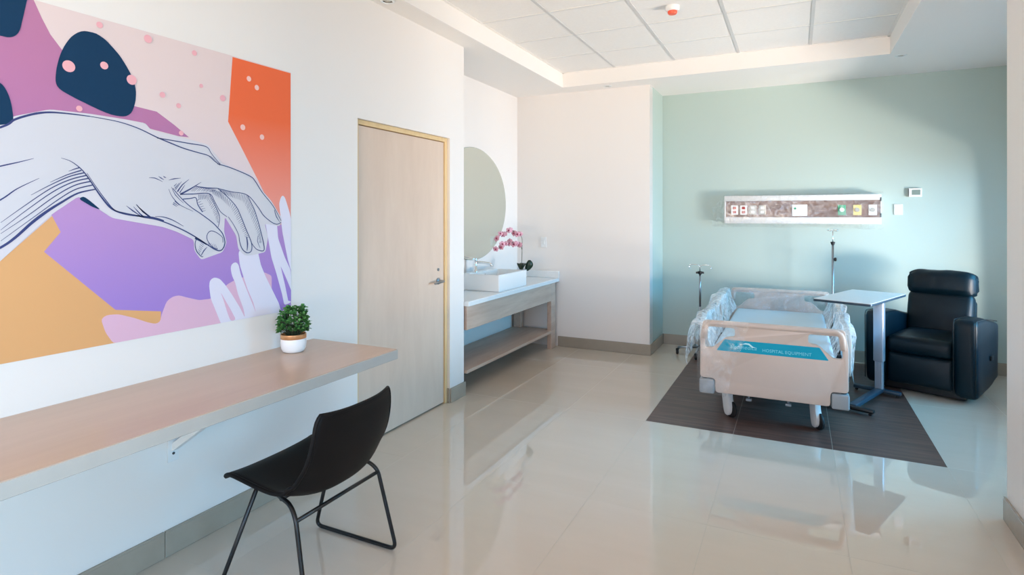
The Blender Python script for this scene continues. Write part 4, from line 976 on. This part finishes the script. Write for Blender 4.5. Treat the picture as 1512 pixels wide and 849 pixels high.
# ---------------------------------------------------------------- overbed table
ang = math.atan2(.92, .385)-PI/2          # local +Y runs along the long side of the top
ot = thing('overbed_table', 'white-topped overbed table on a silver column between bed and recliner', 'table', (.467, 5.45, 0), ang)
b = nb(); prism(b, rr(-.205, .205, -.425, .425, .02), [], 'XY', .829, .8465, .002); top = obj('edge_band', b, M['edgeb'], ot, smooth=True, auto=40)
b = nb(); prism(b, rr(-.202, .202, -.422, .422, .018), [], 'XY', .8465, .8495); obj('table_top', b, M['laminate'], ot)
cyl = (.045, .29)     # column position in local coordinates
X_, Y_ = cyl
b = nb(); box(b, X_-.038, X_+.038, Y_-.03, Y_+.03, .285, .829, .010, 3); obj('column_sleeve', b, M['alu'], ot, smooth=True, auto=40)
b = nb(); box(b, X_-.029, X_+.029, Y_-.022, Y_+.022, .05, .30, .004, 1)
for k in range(4): box(b, X_-.026+k*.0145, X_-.018+k*.0145, Y_-.025, Y_-.021, .06, .285, .001, 1)
obj('column', b, M['alu'], ot)
b = nb(); box(b, X_-.03, X_+.03, -.33, Y_+.05, .028, .062, .008, 2); obj('base_beam', b, M['edgeb'], ot, smooth=True, auto=40)
for yy in (-.33, Y_+.03):
    b = nb(); box(b, X_-.20, X_+.15, yy-.025, yy+.025, .022, .05, .008, 2); f_ = obj('foot', b, M['edgeb'] if yy > 0 else M['blackm'], ot, smooth=True, auto=40)
    for xx in (X_-.18, X_+.125):
        b = nb(); lathe(b, [(0, -.01), (.008, -.01), (.0115, 0), (.008, .01), (0, .01)], 14, (xx, yy, .0117), 'X'); obj('wheel', b, M['rubber'], f_, smooth=True, auto=40)

# ---------------------------------------------------------------- recliner (local front is -Y)
rc_ = thing('recliner', 'dark teal leather recliner armchair right of the bed', 'armchair', (1.060, 6.170, 0), math.radians(-23))
def puff(name, x0, x1, y0, y1, z0, z1, bev, parent, seg=4, rot=None, wr=.006, sc=9, cuts=6, shape=None, m='teal', lab=None):
    t = bmesh.new(); bmesh.ops.create_cube(t, size=1); t.transform(Matrix.Diagonal((x1-x0, y1-y0, z1-z0, 1)))
    bmesh.ops.bevel(t, geom=list(t.edges), offset=bev, segments=seg, affect='EDGES', profile=.5)
    bmesh.ops.subdivide_edges(t, edges=[e for e in t.edges if e.calc_length() > .12], cuts=cuts, use_grid_fill=True)
    t.normal_update()
    for v in t.verts:
        hx, hy, hz = v.co.x/((x1-x0)/2), v.co.y/((y1-y0)/2), v.co.z/((z1-z0)/2)
        if shape: shape(v, hx, hy, hz)
        v.co += v.normal*wr*nz((v.co.x, v.co.y, v.co.z+x0*7), sc)
    t.transform(Matrix.Translation(((x0+x1)/2, (y0+y1)/2, (z0+z1)/2)) @ (rot if rot else Matrix()))
    b = nb(); merge(b, t); return obj(name, b, M[m], parent, smooth=True)
b = nb(); box(b, -.30, .30, -.30, .33, .012, .10, .01, 2); obj('base', b, M['blackm'], rc_)
def armshape(s):
    def f(v, hx, hy, hz):
        v.co.z -= max(0, hz)*(max(0, hy+.35)*.075)                       # arm falls towards the back
        if hz < 0 and hy < 0: v.co.y += (-hz)*.03*(1 if hy < -.5 else 0)
        if hz < -.5 and hy > .2: v.co.z += (hy-.2)*.05
    return f
for s in (-1, 1):
    puff('arm', *((-.395, -.235) if s < 0 else (.235, .395)), -.42, .40, .045, .675, .05, rc_, shape=armshape(s), wr=.005, sc=5)
def seatshape(v, hx, hy, hz):
    if hz > 0: v.co.z += .02*(1-hx*hx)*(1-hy*hy)
    if hy < 0: v.co.y -= .012*(1-hx*hx)*(1-hz*hz)
puff('seat', -.235, .235, -.385, .22, .33, .475, .045, rc_, shape=seatshape, wr=.005)
def legshape(v, hx, hy, hz):
    if hy < 0: v.co.y -= .02*(1-hx*hx)*(1-hz*hz)
puff('footrest', -.235, .235, -.375, -.26, .075, .335, .035, rc_, shape=legshape, wr=.004)
b = nb(); box(b, -.235, .235, -.28, .36, .08, .34); obj('seat_box', b, M['teal'], rc_)
rot = Matrix.Rotation(math.radians(-13), 4, 'X')
def backshape(v, hx, hy, hz):
    if hy < 0: v.co.y -= .025*(1-hx*hx)*(1-hz*hz)
puff('backrest', -.245, .245, .20, .37, .40, .80, .05, rc_, rot=rot, shape=backshape, wr=.005)
def headshape(v, hx, hy, hz):
    v.co.y -= .03*(1-hx*hx)*(1-hz*hz) if hy < 0 else 0
    if abs(hx) > .55:                                                   # puckered gathers at the ends
        k = (abs(hx)-.55)/.45
        a = math.atan2(v.co.z, v.co.y)
        v.co += v.normal*(.010*k*math.sin(a*16))
        v.co.z *= 1-.06*k
    v.co.x *= 1+.02*(1-hz*hz)
puff('headrest', -.25, .25, .245, .445, .755, 1.0, .075, rc_, seg=6, rot=Matrix.Rotation(math.radians(-8), 4, 'X'), shape=headshape, cuts=14, wr=.006, sc=14)
b = nb(); box(b, -.24, .24, .33, .42, .12, .74, .03, 3, Matrix.Rotation(math.radians(-7), 4, 'X')); obj('back_panel', b, M['teal'], rc_, smooth=True, auto=40)
b = nb()
for s in (-1, 1):
    tube(b, rounded([(s*.385, -.418, .09), (s*.385, -.425, .64), (s*.385, -.40, .672), (s*.388, -.1, .655), (s*.388, .34, .59)], .03), .004, 6)
    tube(b, rounded([(s*.243, -.418, .09), (s*.243, -.425, .64), (s*.243, -.40, .672), (s*.243, -.1, .655)], .03), .004, 6)
obj('piping', b, M['teald'], rc_, smooth=True)
b = nb(); box(b, .395, .41, .02, .10, .30, .34, .006, 2); obj('recline_lever', b, M['blackm'], rc_)

# ---------------------------------------------------------------- bedhead service panel
px0, px1, py0, py1, pz0, pz1 = -.713, .757, 6.79, YH, 1.412, 1.712
sp = thing('headwall_service_panel', 'wall service panel with wood strip and coloured outlets above the bed', 'wall panel', ((px0+px1)/2, YH, pz0))
b = nb(); box(b, px0, px1, py0+.006, py1-.001, pz0, pz1, .006, 2); obj('housing', b, M['panelw'], sp, world=True, smooth=True, auto=35)
b = nb(); box(b, px0, px1, py0, py0+.012, pz0, 1.48, .004, 2); box(b, px0, px1, py0, py0+.012, 1.655, pz1, .004, 2); box(b, px0, px0+.014, py0, py0+.012, 1.48, 1.655, .003, 1); obj('front_rail', b, M['panelw'], sp, world=True, smooth=True, auto=35)
b = nb(); box(b, px0+.014, px1-.004, py0+.002, py0+.008, 1.481, 1.654); obj('wood_strip', b, M['panelwood'], sp, world=True)
for z0, z1 in ((1.482, 1.52), (1.64, 1.68)):
    b = nb(); box(b, px1-.012, px1+.001, py0-.001, py0+.012, z0, z1); obj('end_clip', b, M['dark'], sp, world=True)
for (x0, x1, kind) in ((-.643, -.573, 'red'), (-.550, -.483, 'red'), (-.457, -.388, 'grey'), (-.364, -.294, 'grey')):
    b = nb(); box(b, x0, x1, py0-.004, py0+.004, 1.507, 1.608, .002, 1); o = obj('outlet_plate', b, M['plate' if kind == 'red' else 'plateg'], sp, world=True, label='white plate with two red sockets' if kind == 'red' else 'grey socket plate')
    for zc in (1.535, 1.580):
        b = nb(); box(b, (x0+x1)/2-.017, (x0+x1)/2+.017, py0-.007, py0-.002, zc-.014, zc+.014, .004, 2); q = obj('socket', b, M['red' if kind == 'red' else 'plate'], o, world=True)
b = nb(); box(b, -.041, .102, py0-.004, py0+.004, 1.494, 1.613, .002, 1); o = obj('control_plate', b, M['plate'], sp, world=True)
b = nb(); lathe(b, [(0, -.006), (.010, -.006), (.012, 0)], 16, (-.012, py0-.004, 1.572), 'Y'); obj('nurse_call_button', b, M['green'], o, world=True)
for x0, x1, c, ring in ((.38, .451, 'green', 'plate'), (.514, .587, 'yellow', 'plateg'), (.648, .72, 'plate', 'plateg')):
    b = nb(); box(b, x0, x1, py0-.004, py0+.004, 1.503, 1.606, .002, 1); o = obj('gas_outlet', b, M[c], sp, world=True, label={'green': 'green gas outlet', 'yellow': 'yellow gas outlet', 'plate': 'white gas outlet'}[c])
    b = nb(); lathe(b, [(.008, -.010), (.020, -.010), (.022, 0)], 20, ((x0+x1)/2, py0-.004, 1.556), 'Y'); obj('ring', b, M[ring], o, world=True, smooth=True, auto=30)
    b = nb(); lathe(b, [(0, -.006), (.009, -.006), (.009, 0)], 14, ((x0+x1)/2, py0-.004, 1.556), 'Y'); obj('port', b, M['dark'], o, world=True)
def pcover(u, v):     # loose film: over the top, down the front, under and back to the wall
    pr = [(YH-.012, pz1+.010), (6.85, pz1+.014), (py0-.006, pz1+.008), (py0-.016, 1.65), (py0-.012, 1.55), (py0-.014, 1.45), (py0-.004, pz0-.012), (6.84, pz0-.028), (YH-.02, pz0-.04)]
    n = len(pr)-1; t = v*n; i = min(int(t), n-1); f = t-i
    y = pr[i][0]*(1-f)+pr[i+1][0]*f; z = pr[i][1]*(1-f)+pr[i+1][1]*f
    x_ = px0-.14+(px1-px0+.16)*u
    if x_ < px0-.004:
        k = min(1, (px0-.004-x_)/.136); y = y+(YH-.012-y)*k; z = z+(1.46-z)*k*.55 if z > 1.46 else z
    ww = .010
    y -= ww*(.5+nz((x_*4, z*6, 4)))*(1 if y < YH-.05 else .2)
    z += .010*nz((x_*4, v*4, 8))-(.035*max(0, (x_-.35))*(1 if v > .75 else 0))
    if .55 < x_ and v < .2: z += .01
    return Vector((x_, min(y, YH-.006), z))
b = nb(); grid_mesh(b, pcover, 110, 46); obj('plastic_cover', b, M['film2'], sp, smooth=True, world=True)

# small wall items
def plate_thing(name, label, cat, loc, parts, group=None):
    t = thing(name, label, cat, loc)
    for n, args, m, bev in parts:
        b = nb(); box(b, *args, bev, 2); obj(n, b, M[m], t, world=True)
    return t
plate_thing('thermostat', 'small white thermostat with grey display high on the mint wall', 'thermostat', (1.05, YH, 1.68),
    [('housing', (.998, 1.105, YH-.028, YH-.001, 1.682, 1.768), 'plate', .004), ('display', (1.022, 1.092, YH-.0295, YH-.026, 1.702, 1.752), 'lcd', .001), ('side_grille', (.9955, .9995, YH-.024, YH-.004, 1.688, 1.762), 'dark', .0005)])
plate_thing('blank_wall_plate', 'plain white switch plate on the mint wall beside the service panel', 'wall plate', (.91, YH, 1.5),
    [('plate', (.878, .95, YH-.010, YH-.001, 1.505, 1.612), 'plate', .003), ('insert', (.892, .936, YH-.013, YH-.009, 1.53, 1.588), 'plate', .001)])
plate_thing('light_switch', 'white light switch on the white wall beside the vanity alcove', 'light switch', (-2.64, YA, 1.12),
    [('plate', (-2.672, -2.602, YA-.010, YA-.001, 1.128, 1.248), 'plate', .003), ('rocker', (-2.65, -2.624, YA-.015, YA-.009, 1.165, 1.21), 'plate', .002)])
def downlight(x_, y_, label):
    t = thing('recessed_downlight', label, 'ceiling light', (x_, y_, H), group='recessed downlights in the ceiling border')
    b = nb(); lathe(b, [(.030, -.001), (.034, -.006), (.047, -.004), (.048, -.001)], 28); obj('trim_ring', b, M['plate'], t, smooth=True, auto=40)
    b = nb(); lathe(b, [(0, -.0008), (.031, -.0008)], 20); lathe(b, [(0, -.004), (.018, -.003), (.022, -.0008)], 16); obj('lamp_face', b, M['plateg'], t)
downlight(-1.836, 6.11, 'recessed downlight in the ceiling before the white back wall')
downlight(.82, 6.07, 'recessed downlight in the ceiling above the recliner')
downlight(-2.40, 3.06, 'recessed downlight in the ceiling above the wooden door')
sd = thing('smoke_detector', 'white ceiling smoke detector with orange cap', 'smoke detector', (-.83, 4.42, TZ))
b = nb(); lathe(b, [(0, 0.003), (.052, .003), (.052, -.022), (.044, -.034), (0, -.034)], 28); obj('housing', b, M['plate'], sd, smooth=True, auto=40)
b = nb(); lathe(b, [(.034, -.034), (.034, -.048), (.028, -.056), (0, -.058)], 28); obj('cap', b, M['smoke'], sd, smooth=True, auto=40)
